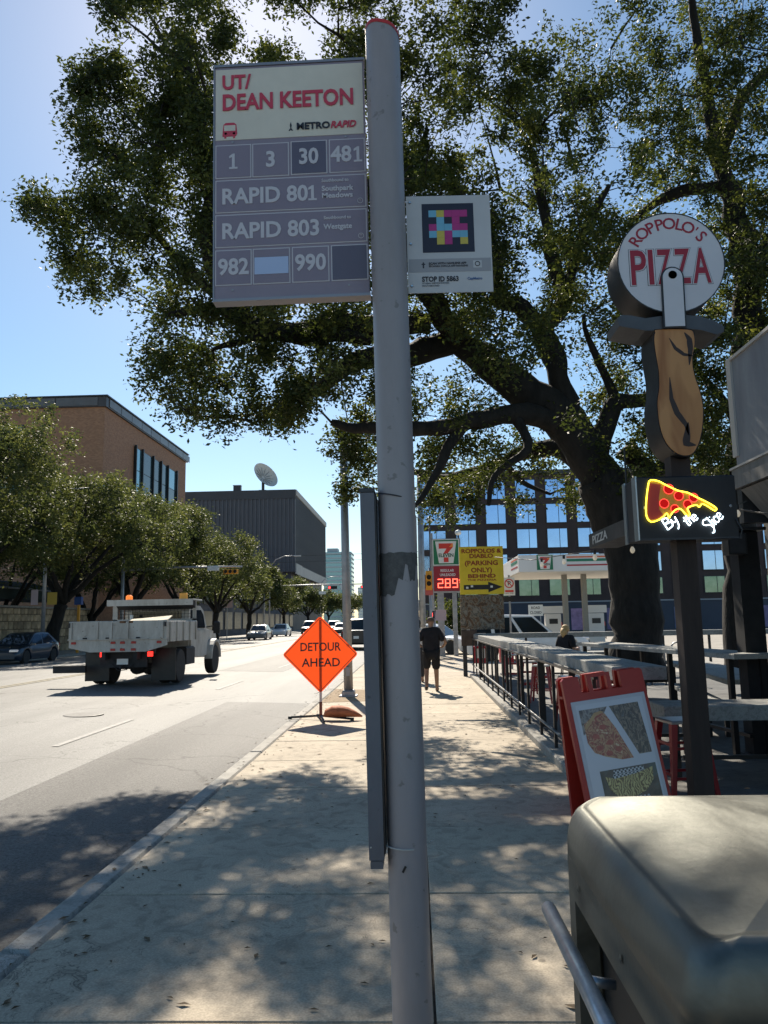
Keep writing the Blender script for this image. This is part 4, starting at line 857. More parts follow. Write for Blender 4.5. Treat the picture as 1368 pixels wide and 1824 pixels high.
    lp = lambda a, b_, t: tuple((Vector(J[a]) * (1 - t) + Vector(J[b_]) * t))
    seg('shirt', [lp('pel', 'belly', -1.0), 'belly', 'chest', lp('chest', 'neck', .98), lp('chest', 'shL', .92), lp('shL', 'elL', .5), lp('shL', 'elL', .95), lp('chest', 'shR', .92), lp('shR', 'elR', .5), lp('shR', 'elR', .95)], [(0, 1), (1, 2), (2, 3), (2, 4), (4, 5), (5, 6), (2, 7), (7, 8), (8, 9)],
        [(.20 * wide, .15), (.195 * wide, .15), (.205 * wide, .15), .09, .115, .088, .082, .115, .088, .082], top, 1)
    if bottom is not None:
        if shorts: seg('shorts', [lp('pel', 'belly', -.1), 'hipL', lp('hipL', 'knL', 1.02), 'hipR', lp('hipR', 'knR', 1.02)], [(0, 1), (1, 2), (0, 3), (3, 4)], [(.18, .14), .125, .105, .125, .105], bottom)
        else: seg('trousers', [lp('pel', 'belly', -.1), 'hipL', 'knL', lp('knL', 'anL', .95), 'hipR', 'knR', lp('knR', 'anR', .95)], [(0, 1), (1, 2), (2, 3), (0, 4), (4, 5), (5, 6)], [(.165, .125), .105, .075, .058, .105, .075, .058], bottom)
    for q in 'LR': seg('shoe', ['he' + q, lp('he' + q, 'to' + q, .5), 'to' + q], [(0, 1), (1, 2)], [.048, .05, .044], shoes or BLACK)
    if hair is not None:
        if hairkind == 'stubble':
            b = MB(); vs = []
            for rr, h_ in ((.084, .01), (.088, .04), (.080, .075), (.055, .10), (.001, .112)): pass
        prof = [(.098, -.05), (.100, 0), (.094, .05), (.07, .09), (.035, .108), (.001, .112)] if longhair else [(.088, .0), (.090, .03), (.078, .075), (.045, .10), (.001, .106)]
        b = MB().lathe([(a * s, z_ * s) for a, z_ in prof], hc + Vector((0, -.018, .012)), 18)
        if longhair: b.tube([hc + Vector((0, -.06, .02)), hc + Vector((0, -.085, -.08)), hc + Vector((0, -.08, -.2))], [.075, .085, .04], 10)
        part('hair', b, hair, r, 3)
    return r
navy = mat('black_tshirt', (.012, .012, .016), .9, noise=.2, scale=10); shortm = mat('black_shorts', (.010, .010, .012), .9)
WALK = dict(hipL=(-.10, 0, .90), knL=(-.12, .10, .52), anL=(-.13, -.06, .16), heL=(-.13, -.12, .15), toL=(-.14, .03, .045), hipR=(.10, 0, .90), knR=(.11, .06, .50), anR=(.12, .10, .09), heR=(.12, .05, .05), toR=(.13, .27, .045),
            elL=(-.29, -.06, 1.17), wrL=(-.20, .14, 1.06), haL=(-.14, .22, 1.06), elR=(.30, -.05, 1.16), wrR=(.24, .15, 1.04), haR=(.18, .23, 1.04))
person('man with a shaved head in black T-shirt and shorts walking away on the sidewalk', (.38, 18.3, 0), 0, WALK, navy, shortm, BLACK, SKIN_D, mat('grey_stubble', (.12, .08, .06), .8), 'stubble', 1.74, True, fingers=True, wide=1.18)
wsh = mat('white_shirt', (.6, .6, .6), .9); 
person('person in a white shirt walking ahead, half hidden by the man in black', (.08, 21.2, 0), 0, None, wsh, mat('dark_trousers', (.03, .03, .035), .9), BLACK, SKIN, mat('dark_hair', (.02, .015, .01), .6), 'short', 1.70, longhair=True, fingers=True)
SIT = dict(pel=(0, 0, .95), hipL=(-.1, .03, .93), knL=(-.12, .42, .90), anL=(-.12, .40, .48), heL=(-.12, .36, .44), toL=(-.12, .56, .42), hipR=(.1, .03, .93), knR=(.12, .42, .90), anR=(.12, .40, .48), heR=(.12, .36, .44), toR=(.12, .56, .42), wrL=(-.15, .25, 1.15), haL=(-.10, .33, 1.17), wrR=(.15, .25, 1.15), haR=(.10, .33, 1.17))
person('blonde woman in black sitting at the back counter before the white SUV', (3.65, 19.0, -.18), -.9, SIT, navy, mat('floral_skirt', (.08, .07, .07), .9, col2=(.35, .33, .3), scale=18), BLACK, SKIN, mat('blonde_hair', (.55, .36, .16), .6, noise=.25, scale=20), 'short', 1.68, longhair=True, fingers=True)
# people waiting round the shelter
random.seed(9)
tops = [('grey_top', (.25, .25, .27)), ('blue_top', (.05, .08, .2)), ('black_tshirt', (.012,) * 3), ('rose_top', (.3, .1, .12)), ('white_shirt', (.6,) * 3), ('olive_top', (.12, .12, .06)), ('pale_blue_top', (.3, .4, .5))]
wl = ['in a grey top, nearest the shelter post', 'in a blue top under the shelter', 'in black beside the shelter', 'in a rose top at the kerb', 'in white, rightmost of the crowd', 'in an olive top behind the others', 'in a pale blue top next to the railing']
for k in range(7):
    nm, c = tops[k]; person('person %s, waiting far across the street' % wl[k], (-21.2 + random.uniform(-.8, .3) - (.3 if k % 2 else 0), 62.5 + k * 1.9 + random.uniform(-.3, .3), 0), random.uniform(0, 6), None, mat(nm, c, .9), mat('dark_trousers', (.03, .03, .035), .9), BLACK, SKIN, MATS['dark_hair'], 'short', random.uniform(1.6, 1.82), sub=1, group='people waiting by the far bus shelter')
# ================================================================ STREET FURNITURE, SIGNS
# --- the bus stop sign
def bus_sign():
    r = root('bus_stop_sign', 'tall grey bus stop post with a red cap, route panel and small tag sign', 'bus stop sign', (-.036, 3.0, 0))
    lean = lambda z: -.011 * z
    b = MB(); n = 40; ring = []
    for j in range(n):
        a = 2 * pi * j / n; c, s = cos(a), sin(a); ring.append((.073 * (abs(c) ** .75) * (1 if c > 0 else -1), .10 * (abs(s) ** .9) * (1 if s > 0 else -1)))
    zs = [0.01, 1, 2, 3, 3.9]; vs = []
    for z in zs: vs += [(x + lean(z), y, z) for x, y in ring]
    vs += [(x + lean(4.12), y, 4.13 - x * .25 - y * .05) for x, y in ring]
    fs = [(i * n + j, i * n + (j + 1) % n, (i + 1) * n + (j + 1) % n, (i + 1) * n + j) for i in range(5) for j in range(n)]
    b.add(vs, fs); part('post', b, grimy('post_grey_paint', (.32, .295, .305), (.18, .165, .16), 2.4, .42, .4, (1, 1, .3)), r, .9)
    b = MB(); vs = []
    for e, dz in ((1.02, -.004), (1.02, .012), (.8, .020)): vs += [(x * e + lean(4.12), y * e, 4.13 - x * .25 - y * .05 + dz) for x, y in ring]
    b.add(vs, [(i * n + j, i * n + (j + 1) % n, (i + 1) * n + (j + 1) % n, (i + 1) * n + j) for i in range(2) for j in range(n)] + [tuple(2 * n + j for j in range(n))]); part('cap', b, mat('red_cap', (.5, .03, .03), .5), r, .8)
    part('base_flange', MB().lathe([(.16, 0), (.16, .02), (.11, .03)], (0, 0, .002), 24), DARKM, r)
    # route panel
    PW, PH = .648, 1.062
    PM = T(-.118, .02, 2.994, 0, radians(-.63), 0)
    body = mat('sign_grey_violet', (.26, .225, .28), .5, noise=.08, scale=4); cream = mat('sign_cream', (.66, .62, .53), .55, noise=.06, scale=5)
    tile = mat('sign_tile_violet', (.235, .20, .255), .45, noise=.05, scale=6); tiled = mat('sign_tile_dark', (.12, .11, .155), .4, noise=.05, scale=6); edge = mat('tile_edge_grey', (.55, .53, .57), .5)
    redp = mat('print_red', (.55, .05, .09), .5); blk = mat('print_black', (.02, .02, .03), .5); wh = mat('print_pale_grey', (.56, .54, .58), .5)
    panel = part('route_panel', MB().cbox(-PW, 0, 0, .05, 0, PH, .003, M=PM), body, r)
    def U(x, z, y=0): return PM @ Matrix.Translation((-PW + x * PW, y, PH - z * PH))
    def rect(nm, x0, x1, z0, z1, m, y=-.002, par=panel): return part(nm, MB().box(-PW + x0 * PW, -PW + x1 * PW, y, -.0002, PH - z1 * PH, PH - z0 * PH, M=PM), m, par)
    rect('header', .005, .99, .012, .325, cream)
    part('frame_rail', MB().box(-PW - .006, .004, -.006, .052, -.012, .0, M=PM).box(-PW - .006, .004, -.004, .052, PH, PH + .012, M=PM).box(-PW - .006, -PW, -.004, .052, 0, PH, M=PM), mat('panel_aluminium', (.30, .29, .31), .4, .5), panel)
    for (x0, x1, z0, z1, m) in ((.005, .243, .347, .492, tile), (.250, .493, .347, .492, tile), (.505, .745, .345, .490, tiled), (.758, .995, .345, .490, tile), (.005, .995, .500, .640, tile), (.005, .995, .648, .787, tile),
                                (.005, .243, .797, .945, tile), (.250, .493, .797, .945, tile), (.505, .745, .797, .945, tile), (.758, .995, .797, .945, tiled)):
        rect('route_tile', x0, x1, z0, z1, edge, -.0025); rect('tile_face', x0 + .007, x1 - .007, z0 + .0042, z1 - .0042, m, -.004)
    def tx(s, x, z, size, m, bold=.0, width=None, shear=0, align='LEFT', y=-.0055): return text(s, size, U(x, z, y), m, panel, bold, .0008, align, width, shear)
    tx('UT/', .048, .075, .092, redp, .0026, .125); tx('DEAN KEETON', .048, .165, .104, redp, .003, .565)
    tx('METRO', .545, .283, .042, blk, .0014, .143); tx('RAPID', .770, .283, .042, redp, .0014, .110, .25)
    part('bus_icon', MB().prism([(0, 0), (.058, 0), (.064, .012), (.060, .055), (.050, .064), (.014, .064), (.004, .055), (0, .012)], 'y', -.0032, -.002, M=U(.052, .31)).box(.008, .016, -.0032, -.002, -.008, 0, M=U(.052, .31)).box(.046, .054, -.0032, -.002, -.008, 0, M=U(.052, .31)), redp, panel)
    part('bus_window', MB().box(.007, .056, -.0036, -.0032, .026, .052, M=U(.052, .31)).lathe([(.0055, -.0036), (.001, -.0036)], U(.052, .31) @ Vector((.014, 0, .014)), 10, 'y').lathe([(.0055, -.0036), (.001, -.0036)], U(.052, .31) @ Vector((.050, 0, .014)), 10, 'y'), cream, panel)
    part('metro_mark', MB().prism([(0, 0), (.008, .012), (.006, .026), (.010, .040), (.014, .026), (.012, .012), (.020, 0), (.013, 0), (.010, .006), (.007, 0)], 'y', -.0032, -.002, M=U(.492, .298)), blk, panel)
    def one(x, z, h):
        M = U(x, z, -.0055); part('lettering', MB().prism([(-.006, -h / 2 + .0085), (-.018, -h / 2 + .0085), (-.018, -h / 2), (.018, -h / 2), (.018, -h / 2 + .0085), (.006, -h / 2 + .0085), (.006, h / 2), (-.002, h / 2), (-.018, h * .34), (-.018, h * .20), (-.006, h * .28)], 'y', 0, .001, M=M), wh, panel)
    one(.125, .42, .070); one(.948, .415, .070); one(.645, .572, .068)
    for s, x, z, w in (('3', .372, .422, .04), ('30', .622, .417, .088), ('48', .838, .415, .095), ('982', .125, .872, .138), ('990', .625, .868, .138)): tx(s, x, z, .098, wh, .0028, w * .94, 0, 'CENTER')
    tx('RAPID 80', .045, .575, .098, wh, .0026, .365); tx('RAPID 803', .045, .723, .098, wh, .0026, .410)
    tx('Southbound to', .705, .523, .020, wh, .0005, .115); tx('Southpark', .705, .558, .032, wh, .0009, .135); tx('Meadows', .705, .588, .032, wh, .0009, .130); tx('Southbound to', .715, .682, .020, wh, .0005, .115); tx('Westgate', .715, .720, .032, wh, .0009, .12)
    for z in (.615, .763): part('round_mark', MB().lathe([(.010, -.0062), (.012, -.0062), (.012, -.005), (.010, -.005)], U(.955, z) @ Vector((0, 0, 0)), 14, 'y', False), wh, panel); tx('T', .955, z, .013, wh, 0, None, 0, 'CENTER')
    rect('blank_sticker', .262, .482, .835, .905, mat('pale_blue_sticker', (.42, .52, .74), .4), -.0058)
    for x in (.12, .87): part('screw', MB().lathe([(.005, -.006), (.001, -.007)], U(x, .336) @ Vector((0, 0, 0)), 8, 'y').lathe([(.005, -.006), (.001, -.007)], U(x, .965) @ Vector((0, 0, 0)), 8, 'y'), GALV, panel)
    # tag sign on the other side
    q = T(.042, .0, 2.978, radians(1.9), radians(-.23), 0); w, h = .349, .426
    wm = mat('tag_sign_white', (.50, .50, .51), .45, noise=.05, scale=4); tag_ = part('tag_sign', MB().cbox(0, w, 0, .004, 0, h, .001, M=q), wm, r)
    def fr(nm, x0, x1, z0, z1, m, y): return part(nm, MB().box(x0 * w, x1 * w, y, y + .0008, (1 - z1) * h, (1 - z0) * h, M=q), m, tag_)
    fr('grey_band', .015, .985, .655, .79, mat('tag_band_grey', (.32, .32, .34), .5), -.001)
    fr('code_square', .185, .80, .085, .590, mat('code_black', (.015, .016, .035), .5), -.001)
    cyan = mat('code_cyan', (.16, .42, .58), .5); yel = mat('code_yellow', (.55, .45, .08), .5); mag = mat('code_magenta', (.42, .03, .20), .5)
    grid = ['CYMMM', '.C.M.', 'MCCMM', 'C.YCC', '..YM.']; grid = ['CYMMM', 'XCXMX', 'MCCMM', 'CYMCC', 'XYMXY']
    for i, row in enumerate(grid):
        for j, ch in enumerate(row):
            if ch == 'X': continue
            x0 = .265 + j * .092; z0 = .155 + i * .071; fr('code_cell', x0, x0 + .0905, z0, z0 + .070, {'C': cyan, 'Y': yel, 'M': mag}[ch], -.0019)
    def t2(s, x, z, size, m, width=None, bold=.0005): return text(s, size, q @ Matrix.Translation((x * w, -.0022, (1 - z) * h)), m, tag_, bold, .0004, 'LEFT', width)
    t2('SCAN WITH NAVILENS APP', .25, .705, .013, blk, .155, .0004); t2('ESCANEA CON LA APP NAVILENS', .25, .732, .011, blk, .16, .0002)
    fr('arrow_mark', .178, .195, .69, .75, blk, -.0015); fr('arrow_mark', .165, .208, .705, .715, blk, -.0018)
    fr('lens_mark', .775, .875, .68, .755, wm, -.0016); part('lens_ring', MB().lathe([(.008, -.0032), (.011, -.0032), (.011, -.002), (.008, -.002)], q @ Vector((.825 * w, 0, .285 * h)), 14, 'y', False), blk, tag_)
    t2('STOP ID 5863', .165, .865, .030, blk, .150, .0009); t2('UT DEAN KEETON STATION', .165, .905, .009, blk, .11, 0); t2('SOUTHBOUND', .165, .93, .009, blk, .07, 0); t2('CapMetro', .70, .865, .015, mat('print_blue', (.05, .12, .3), .5), .06, .0003)
    for z in (.07, .5, .93): part('bolt', MB().lathe([(.006, -.004), (.004, -.007), (.001, -.007)], q @ Vector((.045 * w, 0, z * h)), 8, 'y'), CHROME, tag_)
    # tape residue wraps the post
    b = MB(); rr = random.Random(4); cols = 22; a0, a1 = radians(188), radians(352); vs = []
    for k in range(cols + 1):
        a = a0 + (a1 - a0) * k / cols; c, s = cos(a), sin(a); x = .0745 * (abs(c) ** .75) * (1 if c > 0 else -1); y = -.1015 * abs(s) ** .9
        drop = .16 if k < 11 else (.10 if k < 13 else .045 + .06 * (k in (15, 16, 17, 18)))
        vs += [(x + lean(1.9), y, 1.905 + rr.uniform(-.003, .003)), (x + lean(1.8), y, 1.905 - drop + rr.uniform(-.006, .006))]
    b.add(vs, [(2 * k, 2 * k + 2, 2 * k + 3, 2 * k + 1) for k in range(cols)]); part('tape_residue', b, mat('grimy_tape', (.12, .115, .11), .8, col2=(.07, .067, .065), scale=40, bump=.001, bscale=120), r)
    part('scuff', MB().box(-.004, .004, -.1035, -.1015, -.012, .012, M=T(-.02, 0, .77, 0, .5)), BLACK, r)
    return r
bus_sign()
cs = root('map_case', 'narrow dark grey display case zip-tied to the left side of the bus stop post', 'display case', (-.155, 2.93, .80))
cm = grimy('case_grey', (.13, .135, .16), (.07, .07, .075), 4, .45, .4)
part('case', MB().cbox(-.026, .028, -.03, .38, 0, 1.34, .004, M=T(0, 0, 0, 0, radians(-.7))), cm, cs); part('side_face', MB().box(.029, .034, -.026, .37, .02, 1.32, M=T(0, 0, 0, 0, radians(-.7))), BLACK, cs)
part('end_cap', MB().cbox(-.028, .030, -.032, .382, 1.34, 1.355, .003, M=T(0, 0, 0, 0, radians(-.7))), DARKM, cs)
part('end_cap', MB().cbox(-.022, .024, -.026, .376, -.03, -.002, .003), cm, cs)
def tie(z, zr2, m, label):
    b = MB(); pts = []
    for k in range(15):
        a = radians(170 + 190 * k / 14); pts.append((-.045 - .013 * z + .083 * cos(a), 3.0 + .106 * sin(a), z + (zr2 - z) * k / 14))
    pts = [(-.175, 2.897, z + .0)] + pts[2:]; b.tube(pts, .0028, 5); e = pts[-1]; b.tube([e, (e[0] + .02, e[1] - .01, e[2] + .012)], .002, 4)
    solo('zip_tie', b, m, label, 'zip tie')
tie(2.155, 2.10, mat('tie_black', (.02, .02, .03), .5), 'black zip tie holding the top of the display case to the post'); tie(.845, .83, mat('tie_clear', (.5, .5, .48), .4), 'clear zip tie holding the bottom of the display case to the post')

# --- detour sign
ds = root('detour_sign', 'orange diamond DETOUR AHEAD sign on a portable stand at the kerb', 'road sign', (-1.63, 13.4, 0))
org = mat('fluorescent_orange', (.95, .09, .01), .5, noise=.05, scale=5); h = .655
QM = T(0, 0, 1.10, 0, radians(0), 0)
fb = org.node_tree; bs = fb.nodes['Principled BSDF']; tl = fb.nodes.new('ShaderNodeBsdfTranslucent'); tl.inputs[0].default_value = (.9, .09, .012, 1); mxs = fb.nodes.new('ShaderNodeMixShader'); mxs.inputs[0].default_value = .42
fb.links.new(bs.outputs[0], mxs.inputs[1]); fb.links.new(tl.outputs[0], mxs.inputs[2]); fb.links.new(mxs.outputs[0], fb.nodes['Material Output'].inputs[0])
rv = .05; dm = []
for k in range(4):
    a = -pi / 2 + k * pi / 2
    for j in range(5): t = a - pi / 4 + pi / 2 * j / 4; dm.append(((h - rv * 1.41) * cos(a) + rv * cos(t), (h - rv * 1.41) * sin(a) + rv * sin(t)))
pn = part('sign_panel', MB().add([QM @ Vector((x, -.012, z)) for x, z in dm], [tuple(range(20))]), org, ds)
b = MB(); k0, k1 = .625, .61
for s in range(4):
    a = [(0, -1), (1, 0), (0, 1), (-1, 0)]; p, q = a[s], a[(s + 1) % 4]
    b.add([QM @ Vector((p[0] * k0, -.0135, p[1] * k0)), QM @ Vector((q[0] * k0, -.0135, q[1] * k0)), QM @ Vector((q[0] * k1, -.0135, q[1] * k1)), QM @ Vector((p[0] * k1, -.0135, p[1] * k1))], [(0, 1, 2, 3)])
part('border_line', b, BLACK, pn)
text('DETOUR', .20, QM @ Matrix.Translation((0, -.014, .12)), BLACK, pn, .003, .001, 'CENTER', .70); text('AHEAD', .20, QM @ Matrix.Translation((.015, -.014, -.145)), BLACK, pn, .003, .001, 'CENTER', .66)
part('mast', MB().box(-.02, .02, .005, .035, .12, .62), mat('mast_white_tape', (.6, .5, .47), .5), ds); part('mast_foot', MB().box(-.024, .024, .002, .038, .02, .30), mat('mast_rust_red', (.18, .05, .03), .6), ds)
part('back_brace', MB().box(-.02, .02, .001, .02, .6, 1.7), GALV, ds)
for sg in (-1, 1):
    part('leg', MB().tube([(0, .02, .07), (sg * .55, -.16 * sg, .03)], .02, 6), DARKM, ds); part('foot', MB().cbox(sg * .55 - .03, sg * .55 + .03, -.16 * sg - .03, -.16 * sg + .03, .0, .05, .008), BLACK, ds)
    part('leg', MB().tube([(0, .02, .07), (-sg * .12, sg * .5, .03)], .02, 6), DARKM, ds)
b = MB(); n = 16; vs = []; st = [(-.30, .02), (-.27, .07), (-.15, .105), (0, .105), (.12, .09), (.25, .055), (.36, .015)]
for x, rr in st:
    for j in range(n): a = 2 * pi * j / n; vs.append((x, rr * 1.35 * cos(a), max(0, rr * (1 + sin(a)) * .9)))
b.add(vs, [(i * n + j, i * n + (j + 1) % n, (i + 1) * n + (j + 1) % n, (i + 1) * n + j) for i in range(len(st) - 1) for j in range(n)] + [tuple(range(n)), tuple((len(st) - 1) * n + j for j in range(n))])
sb = solo('sandbag', b, mat('orange_sandbag', (.45, .13, .05), .75, noise=.2, scale=9, bump=.01, bscale=15), 'faded orange sandbag weighing down the detour sign stand', 'sandbag', smooth=3); sb.location = (-1.27, 13.30, .055); sb.rotation_euler = (0, 0, -.1)

# --- poles and lamps
def pole_rt(name, label, cat, x, y, h, r0, r1, m=GALV, base=True, lean=0, group=None):
    r = root(name, label, cat, (x, y, 0), 0, group); part('pole', MB().tube([(0, 0, 0), (lean * h * .5, 0, h * .5), (lean * h, 0, h)], [r0, (r0 + r1) / 2, r1], 14), m, r, 3)
    if base: part('base_plate', MB().cbox(-r0 * 1.9, r0 * 1.9, -r0 * 1.9, r0 * 1.9, 0, .03, .01).cbox(-r0 * 1.35, r0 * 1.35, -r0 * 1.35, r0 * 1.35, .03, .14, .03), m, r)
    return r
lp = pole_rt('light_pole', 'plain grey light pole at the kerb behind the detour sign', 'pole', -1.50, 17.5, 5.95, .105, .085, lean=-.012)
part('pole_cap', MB().lathe([(.088, 0), (.088, .03), (.001, .05)], (-.071, 0, 5.951), 12), GALV, lp); part('hand_hole', MB().cbox(-.04, .04, -.115, -.10, .45, .65, .004), GALV, lp)
up = pole_rt('utility_pole', 'tall grey utility pole standing beyond the walking men', 'pole', .33, 32, 7.3, .14, .12, lean=.004)
part('signal_cabinet', MB().cbox(-.42, -.13, -.1, .12, 3.0, 3.35, .03), DARKM, up); part('cabinet', MB().cbox(-.3, -.12, -.12, .12, 2.05, 2.5, .03), WHITEP, up); part('conduit', MB().tube([(-.17, -.05, .1), (-.17, -.05, 6)], .03, 6), GALV, up)
stp = pole_rt('street_lamp', 'street lamp with a long arm among the nearest oaks of the far sidewalk', 'street lamp', -21.15, 43.5, 9.3, .12, .08)
part('lamp_arm', MB().tube([(0, 0, 9.2), (1.0, 0, 9.55), (2.9, 0, 9.65)], [.06, .05, .035], 8), GALV, stp, 3); part('lamp_head', MB().cbox(2.8, 3.6, -.16, .16, 9.6, 9.74, .04), WHITEP, stp)
part('sign_plate', MB().box(-.75, -.35, -.03, 0, 2.9, 3.75), mat('pink_white_sign', (.5, .38, .40), .6), stp); part('sign_plate', MB().box(.2, .75, -.03, 0, 2.9, 3.6), mat('yellow_sign_plate', (.5, .33, .05), .6), stp)
for k, (x, y, hh, lab) in enumerate(((-21, 112, 11.3, 'curved street lamp rising before the grey building corner'), (-20, 165, 11.2, 'far curved street lamp near the red signal heads'))):
    s = pole_rt('street_lamp', lab, 'street lamp', x, y, hh - 1.5, .12, .08, group='curved street lamps'); part('lamp_arm', MB().tube([(0, 0, hh - 1.6), (.9, 0, hh - .5), (2.2, 0, hh), (3.8, 0, hh)], .07, 8), GALV, s, 3); part('lamp_head', MB().cbox(3.6, 4.6, -.2, .2, hh - .08, hh + .08, .03), WHITEP, s)
for k, (px_, py_, y, lab) in enumerate(((765, 928, 60, 'slim lamp post with a white globe rising left of the gas price sign'), (816, 951, 62, 'short globe lamp peeking over the gas price sign'))):
    p = at(px_, py_, y); s = pole_rt('globe_lamp', lab, 'lamp', p.x, y, p.z, .09, .07, DARKM, group='globe lamps at the gas station'); part('globe', MB().lathe([(.01, -.25), (.24, -.12), (.27, 0), (.2, .17), (.01, .24)], (0, 0, p.z + .1), 12), WHITEP, s, 3)
# signals
SIGY = mat('signal_yellow', (.75, .34, .03), .5, noise=.08, scale=4); SIGR = mat('signal_red_lit', (.6, .02, .02), .3, emis=(1, .05, .05), es=2.5)
def sighead(par, x, z, horizontal, m, lit=True, n=3, s=1.0, y=-.1):
    b = MB(); w = .17 * s; L = .52 * s
    if horizontal: b.cbox(x - L, x + L, y - .1, y + .1, z - w, z + w, .03)
    else: b.cbox(x - w, x + w, y - .1, y + .1, z - L, z + L, .03)
    h = part('signal_head', b, m, par)
    for k in range(n):
        o = (k - (n - 1) / 2) * .34 * s; cx, cz = (x + o, z) if horizontal else (x, z - o)
        part('lens', MB().lathe([(.13 * s, y - .125), (.10 * s, y - .11), (.001, y - .105)], (cx, 0, cz), 12, 'y'), SIGR if (lit and k == 0) else BLACK, par)
        part('visor', MB().lathe([(.145 * s, y - .10), (.15 * s, y - .28), (.14 * s, y - .28), (.135 * s, y - .10)], (cx, 0, cz), 12, 'y', False), m, par)
ma = pole_rt('traffic_signal', 'mast arm across the far intersection carrying two red horizontal signals', 'traffic signal', -19.5, 100, 7.0, .16, .12)
part('mast_arm', MB().tube([(0, 0, 6.3), (6, 0, 6.45), (14.5, 0, 6.45)], [.11, .09, .06], 8), GALV, ma, 3); sighead(ma, 9.0, 6.05, True, BLACK, s=1.15); sighead(ma, 13.3, 6.05, True, BLACK, s=1.15)
part('round_sign', MB().lathe([(.4, -.16), (.001, -.17)], (10.4, 0, 6.1), 14, 'y').lathe([(.4, -.15), (.001, -.15)], (10.4, 0, 6.1), 14, 'y'), WHITEP, ma)
part('street_name_sign', MB().box(7.2, 8.1, -.14, -.1, 5.2, 5.6), WHITEP, ma)
mb = pole_rt('traffic_signal', 'mast arm with one yellow-backed signal reaching out of the far oaks', 'traffic signal', -21.0, 55, 6.6, .14, .11)
part('mast_arm', MB().tube([(0, 0, 5.6), (4, 0, 5.75), (8.7, 0, 5.7)], [.10, .08, .06], 8), GALV, mb, 3); sighead(mb, 7.9, 5.35, True, SIGY, False); part('detector_box', MB().cbox(6.2, 7.0, -.12, .1, 5.45, 5.8, .04), WHITEP, mb)
mc = pole_rt('traffic_signal', 'upright yellow traffic signal on a short pole left of the gas price sign', 'traffic signal', .72, 33.6, 3.9, .07, .06, GALV); sighead(mc, -.05, 3.35, False, SIGY, False, 2, .8); part('red_sign', MB().box(-.22, .12, -.14, -.11, 2.72, 3.0), mat('faded_red_sign', (.5, .10, .09), .6), mc)
md = pole_rt('walk_signal', 'small pedestrian signal with a lit red hand above the walking man', 'traffic signal', .9, 34.6, 2.0, .05, .05, GALV); part('signal_box', MB().cbox(-.30, .0, -.12, .06, 1.72, 2.05, .02), BLACK, md); part('hand_light', MB().box(-.22, -.08, -.125, -.12, 1.8, 1.97), SIGR, md); part('notice_plate', MB().box(.06, .52, -.1, -.08, 1.62, 2.1), mat('pink_white_sign', (.5, .38, .40), .6), md)
yp = root('yellow_post', 'bright yellow post under the oaks behind the truck bed', 'post', (-21.3, 48.5, 0)); part('post', MB().cbox(-.07, .07, -.07, .07, 0, 3.0, .02), SIGY, yp); part('head', MB().cbox(-.25, .2, -.15, .15, 3.0, 3.5, .03), mat('blue_head', (.02, .08, .3), .5), yp)
# overhead wires
for k, (a, c, sag, lab) in enumerate((((-40, 60, 6.9), (6, 60, 7.1), .25, 'upper overhead wire stretched across the street'), ((-40, 60.5, 6.4), (6, 60.5, 6.7), .25, 'lower overhead wire stretched across the street'))):
    pts = [Vector(a).lerp(Vector(c), t / 16) - Vector((0, 0, sag * 4 * (t / 16) * (1 - t / 16))) for t in range(17)]; solo('overhead_wire', MB().tube(pts, .018, 4), BLACK, lab, 'wire', 'overhead wires')
# bus shelter across the street
bs = root('bus_shelter', 'flat-roofed bus shelter across the street with a crowd under it', 'bus shelter', (-21.8, 68, 0)); part('roof', MB().cbox(-1, 1, -4, 4, 2.7, 2.85, .04), DARKM, bs)
for x in (-.8,):
    for y in (-3.6, 0, 3.6): part('post', MB().cbox(x - .06, x + .06, y - .06, y + .06, 0, 2.7, .01), DARKM, bs)
part('back_panel', MB().box(-.82, -.79, -3.4, 3.4, .5, 2.4), mat('shelter_glass', (.12, .14, .15), .1, .3), bs); part('bench', MB().cbox(-.5, 0, -2, 2, .42, .48, .01).box(-.4, -.3, -1.8, -1.7, 0, .42).box(-.4, -.3, 1.7, 1.8, 0, .42), GALV, bs)
rb = root('crowd_barrier', 'low steel barrier at the far kerb in front of the waiting crowd', 'barrier', (-20.75, 74, 0)); b = MB().tube([(0, -4, .9), (0, 4, .9)], .03, 6).tube([(0, -4, .2), (0, 4, .2)], .02, 6); part('rail', b, GALV, rb)
for k in range(17): part('bar', MB().tube([(0, -4 + k * .5, 0 if k % 4 == 0 else .2), (0, -4 + k * .5, .9)], .015, 5), GALV, rb)
# parking meter like post sign at far walk
ps = root('street_sign', 'pink-and-white street sign on a thin post near the grey sedan', 'sign', (-20.9, 86, 0)); part('post', MB().tube([(0, 0, 0), (0, 0, 4.6)], .05, 6), GALV, ps); part('plate', MB().box(-.6, .6, -.06, -.02, 3.4, 4.3), mat('pink_white_sign', (.5, .38, .40), .6), ps)

